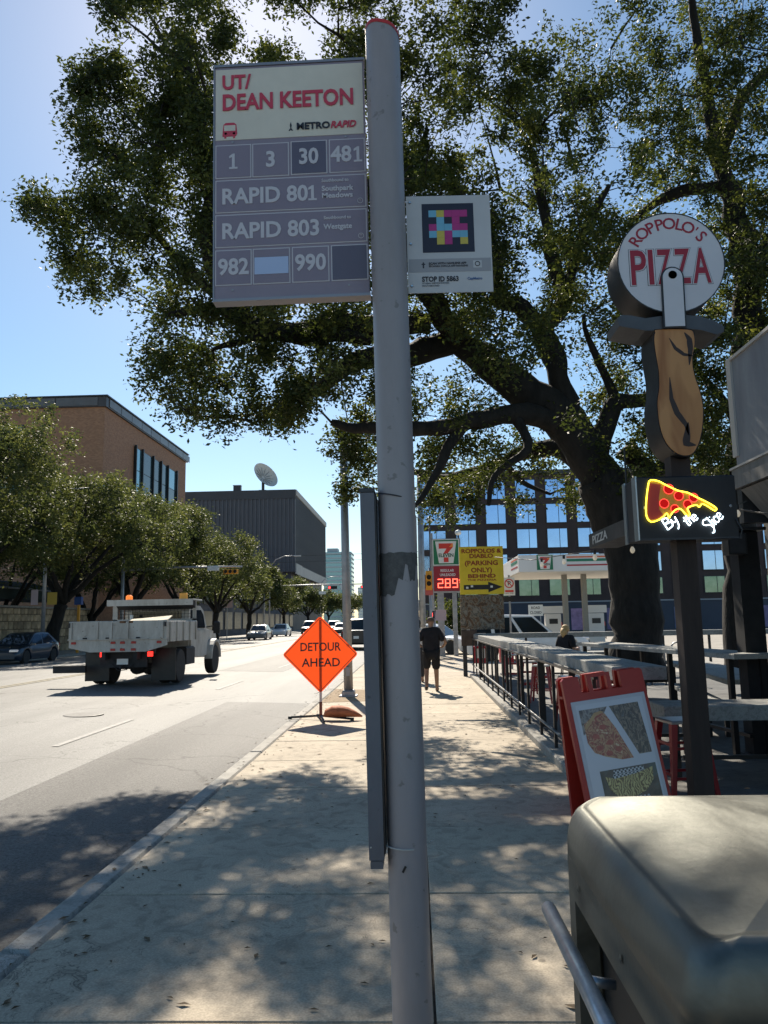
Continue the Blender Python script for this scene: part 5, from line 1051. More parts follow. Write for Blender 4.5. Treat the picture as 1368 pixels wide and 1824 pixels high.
# --- gas station
def seven_badge(par, M, w, h, off=None, pole=False):
    """green framed badge with the numeral and the word, in the x-z plane of M"""
    gr = mat('sign_green', (.01, .16, .07), .4); wh = mat('sign_white_face', (.72, .70, .66), .4); rd = mat('sign_red', (.62, .04, .03), .4); og = mat('sign_orange', (.85, .25, .04), .4)
    part('badge_back', MB().box(-w / 2, w / 2, -.02, 0, -h / 2, h / 2, M=M), wh, par); part('badge_green', MB().box(-w * .47, w * .47, -.024, -.02, -h * .47, h * .47, M=M), gr, par)
    part('badge_face', MB().prism([(-w * .40, h * .42), (w * .40, h * .42), (w * .27, -h * .42), (-w * .27, -h * .42)], 'y', -.028, -.0241, M=M), wh, par)
    part('numeral', MB().prism([(-w * .27, h * .34), (-w * .27, h * .14), (w * .02, h * .14), (-w * .10, -h * .05), (w * .06, -h * .05), (w * .27, h * .20), (w * .27, h * .34)], 'y', -.031, -.0281, M=M), rd, par)
    part('numeral_corner', MB().prism([(w * .27, h * .20), (w * .12, h * .20), (w * .24, h * .34), (w * .27, h * .34)], 'y', -.034, -.0311, M=M), og, par)
    part('numeral_foot', MB().box(-w * .09, w * .09, -.031, -.0281, -h * .38, -h * .20, M=M), rd, par)
    text('ELEVEN', h * .19, M @ Matrix.Translation((0, -.033, -h * .125)), mat('print_green', (.01, .08, .04), .5), par, h * .006, .001, 'CENTER', w * .56)
gs = root('gas_price_sign', 'tall gas station pylon with a green badge above a red price board', 'sign', (1.55, 36, 0)); LED = mat('red_led', (.8, .05, .03), .4, emis=(1, .10, .06), es=2.6)
part('frame', MB().box(-.66, .68, 0, .3, 2.9, 5.42).box(-.72, -.60, .05, .3, 0, 5.7), GALV, gs); part('pole', MB().box(-.45, -.15, .05, .25, 0, 2.9), GALV, gs); part('pole', MB().box(.25, .45, .05, .25, 0, 2.9), GALV, gs)
seven_badge(gs, T(.0, 0, 4.78), 1.24, 1.22)
pb = part('price_board', MB().box(-.60, .64, -.02, 0, 2.97, 4.13), mat('board_crimson', (.30, .015, .03), .5), gs)
text('REGULAR', .17, T(.03, -.022, 3.92), WHITEP, pb, .002, .001, 'CENTER', .62); text('UNLEADED', .17, T(.05, -.022, 3.72), WHITEP, pb, .002, .001, 'CENTER', .72)
def seg7(ch, x, z, w, h, par, m, y):
    S = {'0': 'abcdef', '1': 'bc', '2': 'abged', '3': 'abgcd', '4': 'fgbc', '5': 'afgcd', '6': 'afgecd', '7': 'abc', '8': 'abcdefg', '9': 'abcdfg'}[ch]; t = w * .16
    R_ = dict(a=(0, w, h - t, h), d=(0, w, 0, t), g=(0, w, h / 2 - t / 2, h / 2 + t / 2), f=(0, t, h / 2 + t * .6, h - t * 1.1), e=(0, t, t * 1.1, h / 2 - t * .6), b=(w - t, w, h / 2 + t * .6, h - t * 1.1), c=(w - t, w, t * 1.1, h / 2 - t * .6))
    b = MB()
    for s in S: x0, x1, z0, z1 = R_[s]; b.box(x + x0, x + x1, y, y + .006, z + z0, z + z1)
    part('digit', b, m, par)
for i, ch in enumerate('289'): seg7(ch, -.42 + i * .34, 3.12, .25, .42, pb, LED, -.03)
part('digit', MB().box(-.12, -.09, -.03, -.024, 3.12, 3.16), LED, pb); seg7('9', .57, 3.35, .06, .16, pb, LED, -.03)
gc = root('gas_station_canopy', 'white gas station canopy with green, red and orange stripes and a badge', 'canopy', (5.72, 42, 0)); cw = mat('canopy_white', (.74, .73, .71), .5, noise=.03, scale=1); x1 = 7.25
part('fascia', MB().cbox(0, x1, 0, 8, 4.15, 5.06, .02), cw, gc); part('soffit', MB().box(.1, x1 - .1, .1, 7.9, 4.11, 4.149), mat('canopy_soffit', (.72, .68, .60), .6), gc)
for z0, z1, c, nm in ((4.86, 4.94, (.75, .16, .06), 'stripe_orange'), (4.66, 4.80, (.02, .20, .12), 'stripe_green'), (4.42, 4.50, (.42, .03, .04), 'stripe_red')):
    part('stripe', MB().box(2.6, x1, -.012, 0, z0, z1), mat(nm, c, .5), gc); part('stripe', MB().box(-.012, 0, .4, 3.2, z0, z1), mat(nm, c, .5), gc)
seven_badge(gc, T(1.42, -.004, 4.64), .92, .86)
for x in (2.95, 4.05): part('column', MB().cbox(x - .14, x + .14, 2.6, 2.9, 0, 4.11, .02), mat('canopy_column', (.28, .26, .22), .6), gc)
def pump(x, y, label):
    r = root('gas_pump', label, 'gas pump', (x, y, 0), 0, 'gas pumps'); part('cabinet', MB().cbox(-.45, .45, -.3, .3, 0, 1.9, .04), cw, r); part('crown_panel', MB().cbox(-.62, .62, -.34, .34, 1.92, 2.35, .03), cw, r); part('screen', MB().box(-.25, .25, -.315, -.3, 1.3, 1.6), BLACK, r)
    part('hose', MB().tube([(.47, -.1, 1.6), (.62, -.15, 1.0), (.55, -.1, .4), (.47, -.1, .6)], .02, 6), BLACK, r, 3); part('nozzle', MB().cbox(.45, .53, -.15, -.03, 1.15, 1.4, .01), mat('sign_red', (.62, .04, .03), .4), r)
pump(10.6, 46, 'white gas pump right of the two canopy columns'); pump(8.3, 47, 'white gas pump behind the left canopy column')
rc = root('road_closed_sign', 'white road closed sign standing behind the white SUV', 'sign', (7.0, 45, 0)); part('panel', MB().box(-.42, .42, -.02, 0, 1.78, 2.42), WHITEP, rc); part('post', MB().box(-.3, -.25, 0, .05, 0, 1.8).box(.25, .3, 0, .05, 0, 1.8), GALV, rc)
text('ROAD', .2, T(0, -.022, 2.24), BLACK, rc, .004, .001, 'CENTER', .5); text('CLOSED', .2, T(0, -.022, 1.97), BLACK, rc, .004, .001, 'CENTER', .66)
npk = root('no_parking_sign', 'no parking sign on a thin steel post right of the yellow parking sign', 'sign', (3.2, 26, 0)); part('post', MB().cbox(-.03, .03, 0, .03, 0, 3.1, .005), GALV, npk); part('panel', MB().box(-.19, .19, -.012, 0, 2.42, 3.02), WHITEP, npk)
part('no_parking_ring', MB().lathe([(.12, -.016), (.155, -.016), (.155, -.012), (.12, -.012)], (0, 0, 2.82), 20, 'y', False).box(-.12, .12, -.0165, -.0125, -.014, .014, M=T(0, 0, 2.82, 0, radians(45))), mat('sign_red', (.62, .04, .03), .4), npk); text('P', .2, T(0, -.0135, 2.82), BLACK, npk, .003, .0005); part('red_band', MB().box(-.14, .14, -.014, -.012, 2.53, 2.60), MATS['sign_red'], npk); text('ANY TIME', .06, T(0, -.0135, 2.49), BLACK, npk, 0, .0005); part('arrow_plate', MB().box(-.17, .13, -.012, 0, 2.22, 2.38), BLACK, npk)
# parking direction sign and its board
pk = root('parking_sign_board', 'yellow pizzeria parking sign with a black arrow above a graffiti-covered board', 'sign', (2.03, 23, 0))
part('post', MB().box(-.62, -.50, .06, .16, 0, 3.7), DARKM, pk); part('post', MB().box(.50, .62, .06, .16, 0, 3.7), DARKM, pk)
gf = node_mat('graffiti_board'); m, n_, b_, L_ = gf
g1 = n_.nodes.new('ShaderNodeTexNoise'); g1.inputs['Scale'].default_value = 3.2; g1.inputs['Detail'].default_value = 3; g1.inputs['Distortion'].default_value = 2.5; gg = n_.nodes.new('ShaderNodeNewGeometry'); L_(gg.outputs['Position'], g1.inputs[0])
gr = n_.nodes.new('ShaderNodeValToRGB'); e = gr.color_ramp.elements; e[0].position = .3; e[0].color = (.05, .045, .04, 1); e[1].position = .75; e[1].color = (.30, .27, .22, 1); q = e.new(.45); q.color = (.16, .09, .05, 1); q = e.new(.5); q.color = (.26, .23, .18, 1); q = e.new(.56); q.color = (.06, .055, .05, 1); q = e.new(.6); q.color = (.22, .2, .17, 1); L_(g1.outputs[0], gr.inputs[0]); L_(gr.outputs[0], b_.inputs['Base Color']); b_.inputs['Roughness'].default_value = .9
part('lower_board', MB().cbox(-.66, .62, -.03, .05, 1.35, 2.36, .01), m, pk); part('side_board', MB().cbox(-.66, -.20, -.035, .05, .88, 1.34, .01), mat('weathered_brown_board', (.09, .065, .055), .9, noise=.3, scale=5), pk)
yb = part('sign_panel', MB().cbox(-.65, .65, -.03, .05, 2.38, 3.80, .01), mat('sign_yellow', (.80, .60, .04), .6, noise=.06, scale=4), pk); br = mat('print_brown_red', (.30, .05, .02), .6)
for s, z, w_, sz in (('ROPPOLOS &', 3.66, 1.18, .17), ('DIABLO', 3.51, .70, .17), ('(PARKING', 3.30, .98, .19), ('ONLY)', 3.09, .62, .19), ('BEHIND', 2.915, .82, .15), ('THE PIZZERIA', 2.80, .86, .08)): text(s, sz, T(0, -.033, z), br, yb, .006 if sz > .1 else .002, .001, 'CENTER', w_)
part('arrow', MB().prism([(-.54, 2.52), (-.54, 2.66), (.18, 2.66), (.18, 2.75), (.60, 2.59), (.18, 2.43), (.18, 2.52)], 'y', -.034, -.031), BLACK, yb)
for x, z in ((-.44, 2.58), (-.3, 2.62), (.28, 2.6)): part('sticker', MB().box(x - .035, x + .035, -.0355, -.0345, z - .03, z + .03), WHITEP, yb)
rp = root('news_box', 'red newspaper box on the sidewalk behind the far end of the counter', 'newspaper box', (1.95, 23.6, 0), 0, 'newspaper boxes'); rdm = mat('box_red', (.5, .03, .05), .4, noise=.1, scale=5)
part('cabinet', MB().cbox(-.2, .2, -.18, .2, .35, .85, .03), rdm, rp); part('stand', MB().box(-.05, .05, -.05, .05, .03, .35).cbox(-.2, .2, -.18, .18, 0, .03, .01), DARKM, rp); part('window', MB().box(-.14, .14, -.188, -.181, .5, .78), WHITEP, rp)
q = copytree(rp, loc=(2.75, 23.7, 0), label='second red newspaper box, right of the other one under the board')
# ================================================================ THE PATIO
conc = BARM; leg = BLACK
# bar counter along the railing
bc = root('bar_counter', 'long weathered concrete bar counter along the sidewalk railing', 'counter', (1.96, 15.5, 0))
y = 6.95; 
while y < 24: 
    o = slab(1.72, 2.20, y, min(y + 2.42, 24.2), bc, conc, 'counter_slab', 1.215 + random.uniform(-.004, .004), .115, .004, .008); o.location = (1.72 - 1.96, y - 15.5, o.location.z); y += 2.42
for k in range(8): part('post', MB().cbox(-.028, .028, -.028, .028, .02, 1.10, .003, M=T(-.02, -8.0 + k * 2.3, 0)), leg, bc)
rl = root('patio_railing', 'black metal railing with a worn lower pipe under the bar counter', 'railing', (1.68, 15, 0))
rl_post = MB().cbox(-.018, .018, -.018, .018, .09, 1.10, .003).mesh('post', leg)
for k in range(15): o = bpy.data.objects.new('post', rl_post); o.location = (random.uniform(-.004, .004), -7.5 + k * 1.08, 0); link(o, rl)
part('top_rail', MB().box(-.02, .02, -7.6, 7.8, 1.072, 1.10), leg, rl); part('lower_pipe', MB().tube([(-.03, -7.8, .30), (-.03, 7.7, .36)], .019, 8), mat('worn_pipe', (.30, .30, .30), .35, .6, col2=(.06, .06, .06), scale=8), rl, 3)
bk = root('back_counter', 'long dark-edged counter across the far side of the patio', 'counter', (5.5, 22.6, 0)); 
for k in range(5): o = slab(0, 2.4, 0, .45, bk, conc, 'counter_slab', 1.24, .14, .004, .008); o.location = (-3.75 + k * 2.42, -.2, 1.24)
for k in range(9): part('post', MB().cbox(-.03, .03, -.03, .03, .0, 1.10, .003, M=T(-3.6 + k * 1.3, 0, 0)), leg, bk)
def counter(name, label, cat, p, q, w, z, th, nseg, legs=True, m=None):
    """straight slab run from p to q"""
    p = Vector((*p, 0)); q = Vector((*q, 0)); d = q - p; L = d.length; a = atan2(d.y, d.x); r = root(name, label, cat, tuple(p), a)
    for k in range(nseg): s = part('slab', MB().cbox(k * L / nseg + .004, (k + 1) * L / nseg - .004, -w / 2, w / 2, z - th, z, .010), m or conc, r)
    for k in range(nseg + 1):
        x = min(max(k * L / nseg, .25), L - .25)
        for sgn in (-1, 1): part('leg', MB().cbox(x - .03, x + .03, sgn * w * .36 - .03, sgn * w * .36 + .03, 0, z - th, .004), leg, r)
    part('cross_bar', MB().box(.25, L - .25, -.02, .02, .22, .26), leg, r)
    return r
counter('high_table', 'long high concrete table running beside the big oak trunk', 'table', (3.25, 14.6), (3.95, 9.2), .55, 1.20, .06, 3)
counter('picnic_table', 'concrete picnic table behind the dark pizza sign post', 'table', (5.3, 15.6), (4.6, 10.8), .75, .78, .07, 2)
counter('picnic_table', 'concrete picnic table near the back counter, left of the oak trunk', 'table', (3.0, 20.3), (6.0, 20.3), .75, .78, .07, 2)
counter('bench', 'low concrete bench beside the picnic table at the black column', 'bench', (4.7, 14.2), (4.1, 10.8), .32, .46, .06, 2)
counter('bench', 'low concrete bench between the bar counter and the high table', 'bench', (2.55, 9.6), (3.5, 9.6), .34, .62, .10, 1)
counter('low_counter', 'thick concrete table nearest the sandwich board, red stool in front', 'table', (2.42, 8.1), (5.2, 8.1), .55, .775, .145, 2)
# red metal stools
def stool(x, y, rz, label):
    r = root('metal_stool', label, 'stool', (x, y, 0), rz, 'red metal stools on the patio'); sm = mat('stool_red', (.26, .012, .018), .35, .3, noise=.15, scale=6, coat=.3)
    part('seat', MB().cbox(-.16, .16, -.16, .16, .70, .73, .012), mat('seat_steel', (.35, .33, .32), .35, .7), r)
    for sx in (-1, 1):
        for sy in (-1, 1):
            b = MB(); w = .028; vs = []
            for (cx, cz, ww) in ((.135, .70, .035), (.21, .0, .02)):
                for (ax, ay) in ((-ww, -ww), (ww, -ww), (ww, ww), (-ww, ww)): vs.append((sx * cx + ax * .8, sy * cx + ay * .8, cz))
            b.add(vs, [(0, 1, 5, 4), (1, 2, 6, 5), (2, 3, 7, 6), (3, 0, 4, 7), (0, 3, 2, 1), (4, 5, 6, 7)]); part('leg', b, sm, r)
    for z, hw in ((.23, .185), (.48, .16)):
        part('brace', MB().box(-hw, hw, -hw - .008, -hw + .008, z, z + .025).box(-hw, hw, hw - .008, hw + .008, z, z + .025).box(-hw - .008, -hw + .008, -hw, hw, z + .03, z + .055).box(hw - .008, hw + .008, -hw, hw, z + .03, z + .055), sm, r)
stool(2.38, 7.25, .15, 'red metal stool right behind the sandwich board, at the thick concrete table')
for k, (x, y, l) in enumerate(((2.46, 17.2, 'red stool at the bar counter, farther of the pair seen through the railing'), (2.50, 15.7, 'red stool at the bar counter, nearer of the pair seen through the railing'), (2.5, 20.4, 'red stool at the far end of the bar counter'), (2.45, 12.6, 'red stool at the middle of the bar counter beside the long high table'), (2.9, 10.9, 'red stool between the bar counter and the near end of the high table'), (3.15, 13.2, 'red stool tucked against the long high table'), (4.2, 18.9, 'red stool behind the big oak trunk base, near the seated woman'))): stool(x, y, random.uniform(-.3, .3), l)
# seat under the blonde woman
stl = root('bar_stool', 'black bar stool under the seated blonde woman', 'stool', (3.62, 19.0, 0)); part('seat', MB().lathe([(.17, .60), (.17, .64), (.001, .645)], (0, 0, 0), 16), BLACK, stl)
for k in range(4): a = pi / 4 + k * pi / 2; part('leg', MB().tube([(.1 * cos(a), .1 * sin(a), .6), (.2 * cos(a), .2 * sin(a), 0)], .014, 6), BLACK, stl)
# black steel column and pizzeria wall
colr = root('steel_column', 'thick black steel column at the patio corner of the pizzeria', 'column', (4.07, 9.6, 0)); part('shaft', MB().cbox(-.125, .125, -.125, .125, 0, 2.66, .01), mat('soot_black', (.012, .012, .014), .8, noise=.2, scale=8), colr); part('foot_plate', MB().cbox(-.18, .18, -.18, .18, 0, .02, .005), DARKM, colr)
part('top_plate', MB().cbox(-.2, .2, -.2, .2, 2.661, 2.70, .005), DARKM, colr)
pz = root('pizzeria_building', 'corner of the pizzeria with a stone mural wall, grey slanted eave and metal rooftop box', 'building', (4.65, 8, 0))
MUR = stone_mat('mural_stone', (.22, .19, .15), (.10, .12, .11), (.04, .04, .04), 2.6)
part('wall', MB().box(4.65, 12, 3.5, 10.3, -.1, 2.95), MUR, pz, world=True)
for k in range(3): part('mural_panel', MB().box(4.62, 4.648, 8.2 + k * .72, 8.8 + k * .72, .25 + .2 * k, 2.1 + .15 * k), mat('mural_paint_%d' % k, [(.24, .16, .10), (.12, .20, .17), (.20, .18, .13)][k], .7, col2=[(.05, .05, .05), (.05, .07, .07), (.07, .05, .045)][k], scale=4, detail=3), pz, world=True)
evm = mat('eave_grey', (.23, .22, .21), .6, col2=(.13, .125, .12), scale=2.5, stretch=(1, 3, .5)); lt = mat('eave_pale_edge', (.5, .47, .43), .6)
part('fascia', MB().box(3.80, 3.86, 3.5, 9.12, 3.11, 3.34), evm, pz, world=True); part('edge_strip', MB().box(3.78, 3.88, 3.5, 9.14, 3.341, 3.365), lt, pz, world=True)
part('roof', MB().box(3.86, 12, 3.5, 9.12, 3.18, 3.34), mat('roof_felt', (.12, .12, .12), .9), pz, world=True)
part('slanted_soffit', MB().prism([(3.86, 3.10), (3.90, 3.10), (4.24, 2.72), (4.64, 2.70), (4.64, 2.67), (4.20, 2.68)], 'y', 3.5, 9.05), evm, pz, world=True)
part('beam', MB().box(3.9, 4.6, 9.125, 9.25, 2.72, 3.17), DARKM, pz, world=True)
ms = mat('rooftop_sheet_metal', (.33, .34, .37), .5, .4, col2=(.24, .25, .28), scale=1.5, stretch=(1, 2, .6))
part('rooftop_box', MB().box(4.2, 8, 3.5, 9.9, 3.345, 4.92), ms, pz, world=True); part('box_trim', MB().box(4.17, 8.03, 3.5, 9.93, 4.921, 4.96), lt, pz, world=True)
part('box_corner', MB().box(4.17, 4.199, 9.8, 9.93, 3.66, 4.92), lt, pz, world=True)
for k in range(4): part('sheet_seam', MB().box(4.185, 4.199, 5.0 + k * 1.25, 5.02 + k * 1.25, 3.36, 4.9), ms, pz, world=True)
# string lights and cables
def bulb(p, label):
    r = root('light_bulb', label, 'light bulb', p, 0, 'unlit string light bulbs'); part('socket', MB().lathe([(.018, 0), (.018, -.05), (.012, -.055)], (0, 0, .0), 10), BLACK, r); part('glass', MB().lathe([(.012, -.055), (.028, -.085), (.030, -.105), (.018, -.13), (.001, -.137)], (0, 0, 0), 12), mat('bulb_glass', (.72, .68, .6), .12, emis=(1, .85, .6), es=.15), r, 3)  # glass given a faint glow though the bulb is unlit
wire = [Vector((3.72, 8.6, 2.90)), Vector((2.95, 8.9, 2.58)), Vector((2.3, 10.0, 2.50)), Vector((2.0, 13.0, 2.62)), Vector((1.8, 17, 3.0))]
solo('string_light_cable', limb(MB(), [], [], 4) if False else MB().tube([wire[0].lerp(wire[1], t / 5) for t in range(5)] + [wire[1].lerp(wire[2], t / 5) for t in range(5)] + [wire[2].lerp(wire[3], t / 5) for t in range(5)] + [wire[3].lerp(wire[4], t / 5) for t in range(6)], .007, 4), BLACK, 'thin black string light cable running along the patio edge', 'cable')
for k, (i, t, l) in enumerate(((0, .12, 'unlit bulb hanging under the grey eave'), (0, .55, 'unlit bulb just right of the neon box'), (0, .9, 'unlit bulb below the neon box'), (1, .45, 'unlit bulb beside the small dark pizza awning sign'), (1, .95, 'unlit bulb in front of the oak trunk'), (2, .4, 'unlit bulb left of the oak trunk, before the canopy'), (2, .8, 'farthest unlit bulb toward the street end'))): bulb(tuple(wire[i].lerp(wire[i + 1], t)), l)
solo('slack_cable', MB().tube([Vector((3.76, 8.9, 2.85)), Vector((3.9, 8.0, 2.62)), Vector((3.95, 7, 2.72)), Vector((4.1, 6, 2.8))], .012, 6), BLACK, 'slack black cable drooping below the grey eave', 'cable', smooth=3)
spk = root('wall_speaker', 'small black speaker box near the top of the black column', 'speaker', (3.86, 9.35, 2.36)); part('cabinet', MB().cbox(-.11, .11, -.09, .09, 0, .26, .015), BLACK, spk); part('grille', MB().box(-.09, .09, -.095, -.09, .02, .24), DARKM, spk); part('bracket', MB().tube([(.05, .05, .13), (.15, .15, .13)], .012, 6), DARKM, spk)
gst = root('guitar_stand_rack', 'curved steel bike rack behind the high table', 'bike rack', (5.2, 19.2, 0))
for k in range(3): part('hoop', MB().tube([(k * .5, 0, 0)] + [(k * .5 + .17 - .17 * cos(pi * t / 6), 0, .85 + .17 * sin(pi * t / 6)) for t in range(7)] + [(k * .5 + .34, 0, 0)], .02, 6), GALV, gst, 3)
gst.name = 'bike_rack'

def crom(pts, n=4, closed=True):
    out = []; N = len(pts)
    for i in range(N if closed else N - 1):
        g = lambda k: Vector(pts[(k) % N] if closed else pts[min(max(k, 0), N - 1)])
        p0, p1, p2, p3 = g(i - 1), g(i), g(i + 1), g(i + 2)
        for s in range(n): t = s / n; out.append(.5 * (2 * p1 + (p2 - p0) * t + (2 * p0 - 5 * p1 + 4 * p2 - p3) * t * t + (3 * p1 - p0 - 3 * p2 + p3) * t ** 3))
    if not closed: out.append(Vector(pts[-1]))
    return out
# --- the pizza sign: post, cutter, neon box
ps = root('pizza_sign', 'pizza cutter shaped sign with a white round blade and wooden handle on a dark post', 'sign', (2.26, 6.5, 0))
dw = mat('dark_post_wood', (.035, .022, .018), .7, noise=.3, scale=3, stretch=(3, 3, .4)); part('post', MB().cbox(-.08, .08, -.08, .08, 0, 3.2, .008), dw, ps)
blkm = mat('sign_side_black', (.014, .015, .017), .5, noise=.3, scale=4, spec=.3)
Y0 = 6.3
def S(px_, py_): p = at(px_, py_, Y0); return (p.x - 2.26, p.z)
c = S(1195, 468); R = .452
def disc(b, r, ya, yb, cc=c, n=48): return b.lathe([(.001, ya), (r, ya), (r, yb), (.001, yb)], (cc[0], 0, cc[1]), n, 'y')
part('blade_drum', disc(MB(), R, -.197, .16), blkm, ps, .7); fw = mat('blade_face_white', (.66, .64, .66), .4, noise=.04, scale=3); bf = part('blade_face', disc(MB(), R * .985, -.203, -.198), fw, ps, .7)
part('blade_rim', MB().lathe([(R * .985, -.206), (R * 1.005, -.206), (R * 1.005, -.199), (R * .985, -.199)], (c[0], 0, c[1]), 48, 'y', False), BLACK, ps, .7)
pr = mat('sign_dark_red', (.35, .012, .03), .45)
for i, ch in enumerate("ROPPOLO'S"):
    a = radians([55, 40, 26, 13, -1, -15, -28, -39, -50][i]); rr = R * .77
    text(ch, .145 if ch != "'" else .12, T(c[0] - sin(a) * rr, -.2055, c[1] + cos(a) * rr, 0, -a), pr, bf, .0014, .001)
PZ = [('P', -.285, .15), ('I', -.172, .06), ('Z', -.06, .14), ('Z', .092, .15), ('A', .252, .17)]
for ch, dx, w in PZ:
    text(ch, .44, T(c[0] + dx, -.2045, c[1] - .055), BLACK, bf, .017, .0004, 'CENTER', w + .012); text(ch, .44, T(c[0] + dx, -.2057, c[1] - .055), fw, bf, .0135, .0004, 'CENTER', w + .003); text(ch, .44, T(c[0] + dx, -.2069, c[1] - .055), pr, bf, .0075, .0004, 'CENTER', w - .018)
t0 = S(1196, 492); t1 = S(1201, 583); w0 = .082
def strap(w, top, bot, ya, yb):
    pts = [(t0[0] + w * cos(pi * k / 12), top + w * sin(pi * k / 12)) for k in range(13)]; return MB().prism(pts + [(t1[0] - w, bot), (t1[0] + w, bot)], 'y', ya, yb)
part('axle_strap_edge', strap(w0 + .014, t0[1] - .02, t1[1] - .012, -.222, -.2085), BLACK, ps); part('axle_strap', strap(w0, t0[1] - .02, t1[1], -.228, -.2225), fw, ps); part('axle_hole', MB().lathe([(.036, -.2315), (.001, -.2315)], (t0[0], 0, t0[1]), 18, 'y').lathe([(.036, -.2285), (.036, -.2315)], (t0[0], 0, t0[1]), 18, 'y'), BLACK, ps)
bar = [S(*p) for p in ((1100, 566), (1108, 560), (1125, 561), (1150, 566), (1178, 562), (1222, 560), (1250, 563), (1275, 571), (1291, 581), (1290, 590), (1278, 595), (1250, 587), (1222, 584), (1178, 588), (1150, 588), (1122, 583), (1104, 580))]
part('guard_bar', MB().prism(bar, 'y', -.19, .17), mat('guard_dark_grey', (.07, .072, .08), .4, noise=.2, scale=4), ps)
hd = [S(*p) for p in ((1172, 587), (1226, 587), (1236, 596), (1237, 615), (1233, 640), (1237, 668), (1246, 695), (1252, 725), (1251, 760), (1245, 788), (1235, 806), (1222, 811), (1205, 806), (1190, 792), (1180, 772), (1174, 745), (1172, 715), (1175, 690), (1174, 660), (1169, 630), (1166, 605), (1168, 592))]
hc = (sum(p[0] for p in hd) / len(hd), sum(p[1] for p in hd) / len(hd)); big = [(hc[0] + (p[0] - hc[0]) * 1.05, hc[1] + (p[1] - hc[1]) * 1.015) for p in hd]
part('handle_body', MB().prism([(p.x, p.y) for p in crom(big, 4)], 'y', -.19, .16), blkm, ps)
m, n_, b_, L_ = node_mat('handle_painted_wood'); gg = n_.nodes.new('ShaderNodeTexCoord'); mp = n_.nodes.new('ShaderNodeMapping'); mp.inputs['Scale'].default_value = (4.5, 1, 1.1); mp.inputs['Rotation'].default_value = (0, radians(-14), 0); L_(gg.outputs['Object'], mp.inputs[0])
w_ = n_.nodes.new('ShaderNodeTexNoise'); w_.inputs['Scale'].default_value = 1.5; w_.inputs['Detail'].default_value = 2; w_.inputs['Distortion'].default_value = .6; L_(mp.outputs[0], w_.inputs[0])
r_ = n_.nodes.new('ShaderNodeValToRGB'); e = r_.color_ramp.elements; e[0].position = .35; e[0].color = (.36, .13, .03, 1); e[1].position = .6; e[1].color = (.58, .27, .09, 1); L_(w_.outputs[0], r_.inputs[0]); L_(r_.outputs[0], b_.inputs['Base Color']); b_.inputs['Roughness'].default_value = .45
hf = part('handle_face', MB().prism([(p.x, p.y) for p in crom(hd, 4)], 'y', -.197, -.1905), m, ps); gm = mat('grain_dark_brown', (.035, .015, .01), .5)
for pts, w in (([(1192, 602), (1203, 620), (1218, 631), (1236, 634)], .016), ([(1219, 592), (1228, 604), (1230, 622), (1228, 650)], .024), ([(1193, 672), (1196, 710), (1206, 735), (1222, 756), (1227, 775)], .024), ([(1226, 752), (1224, 775), (1222, 790), (1240, 793)], .030)):
    P_ = [Vector((*S(*p), 0)) for p in pts]; b = MB(); out = []; lo = []
    Q = []
    for i in range(len(P_) - 1):
        for t in range(4): Q.append(P_[i].lerp(P_[i + 1], t / 4))
    Q.append(P_[-1])
    for i, p in enumerate(Q):
        d = (Q[min(i + 1, len(Q) - 1)] - Q[max(i - 1, 0)]).normalized(); nn = Vector((-d.y, d.x, 0)); ww = w * sin(pi * (i + .6) / (len(Q) + .2)); out.append((p.x + nn.x * ww, p.y + nn.y * ww)); lo.append((p.x - nn.x * ww, p.y - nn.y * ww))
    vs = [(a[0], -.1985, a[1]) for a in out] + [(a[0], -.1985, a[1]) for a in lo]; k = len(out); part('painted_grain', MB().add(vs, [(i, i + 1, k + i + 1, k + i) for i in range(k - 1)]), gm, hf)
# neon box on the same post
nb = root('neon_sign_box', 'black box sign with a yellow neon pizza slice and the words By the Slice', 'sign', (2.26, 6.5, 2.0))
def S2(px_, py_): p = at(px_, py_, 6.28); return (p.x - 2.26, p.z - 2.0)
bl, br_ = S2(1141, 960), S2(1309, 845)
part('box', MB().cbox(bl[0], br_[0], -.205, .19, bl[1], br_[1], .01), mat('box_black', (.008, .008, .012), .5, noise=.2, scale=4), nb)
part('side_trim', MB().box(bl[0] - .012, bl[0] - .001, -.21, -.10, bl[1] - .01, br_[1] + .005).box(bl[0] - .012, bl[0] - .001, .12, .19, bl[1] - .01, br_[1] + .005), mat('trim_aluminium', (.35, .36, .38), .3, .7), nb)
part('bottom_rail', MB().box(bl[0], br_[0] + .02, -.215, -.206, bl[1] - .012, bl[1] + .004), DARKM, nb)
for x in (bl[0] + .05, br_[0] - .05): part('bolt', MB().lathe([(.012, -.21), (.001, -.214)], (x, 0, (bl[1] + br_[1]) / 2), 8, 'y'), GALV, nb)
def cp(x, y): return S2(1000 + x / 2.851, 360 + y / 2.85)
yl = mat('neon_yellow', (.9, .8, .1), .3, emis=(1, .80, .04), es=3.2); rn = mat('neon_red', (.9, .1, .1), .3, emis=(1, .05, .04), es=1.5); wn = mat('neon_white', (.9, .95, 1), .3, emis=(.72, .9, 1), es=3.0)
ol = [(450, 1413), (490, 1416), (530, 1436), (590, 1464), (640, 1475), (690, 1500), (740, 1524), (785, 1553), (778, 1566), (745, 1546), (715, 1532), (700, 1548), (685, 1538), (655, 1545), (640, 1556), (652, 1586), (636, 1590), (608, 1560), (588, 1558), (568, 1572), (553, 1592), (546, 1602), (535, 1580), (518, 1597), (490, 1615), (455, 1623), (434, 1600), (429, 1560), (432, 1500), (440, 1440)]
O = crom([cp(*p) for p in ol]); part('slice_panel', MB().add([(p.x, -.208, p.y) for p in O], [tuple(range(len(O)))]), mat('slice_cheese_glow_print', (.30, .17, .02), .5, noise=.2, scale=12, emis=(.6, .3, .02), es=.12), nb)  # slice, crust and pepperoni prints carry the neon glow as emission
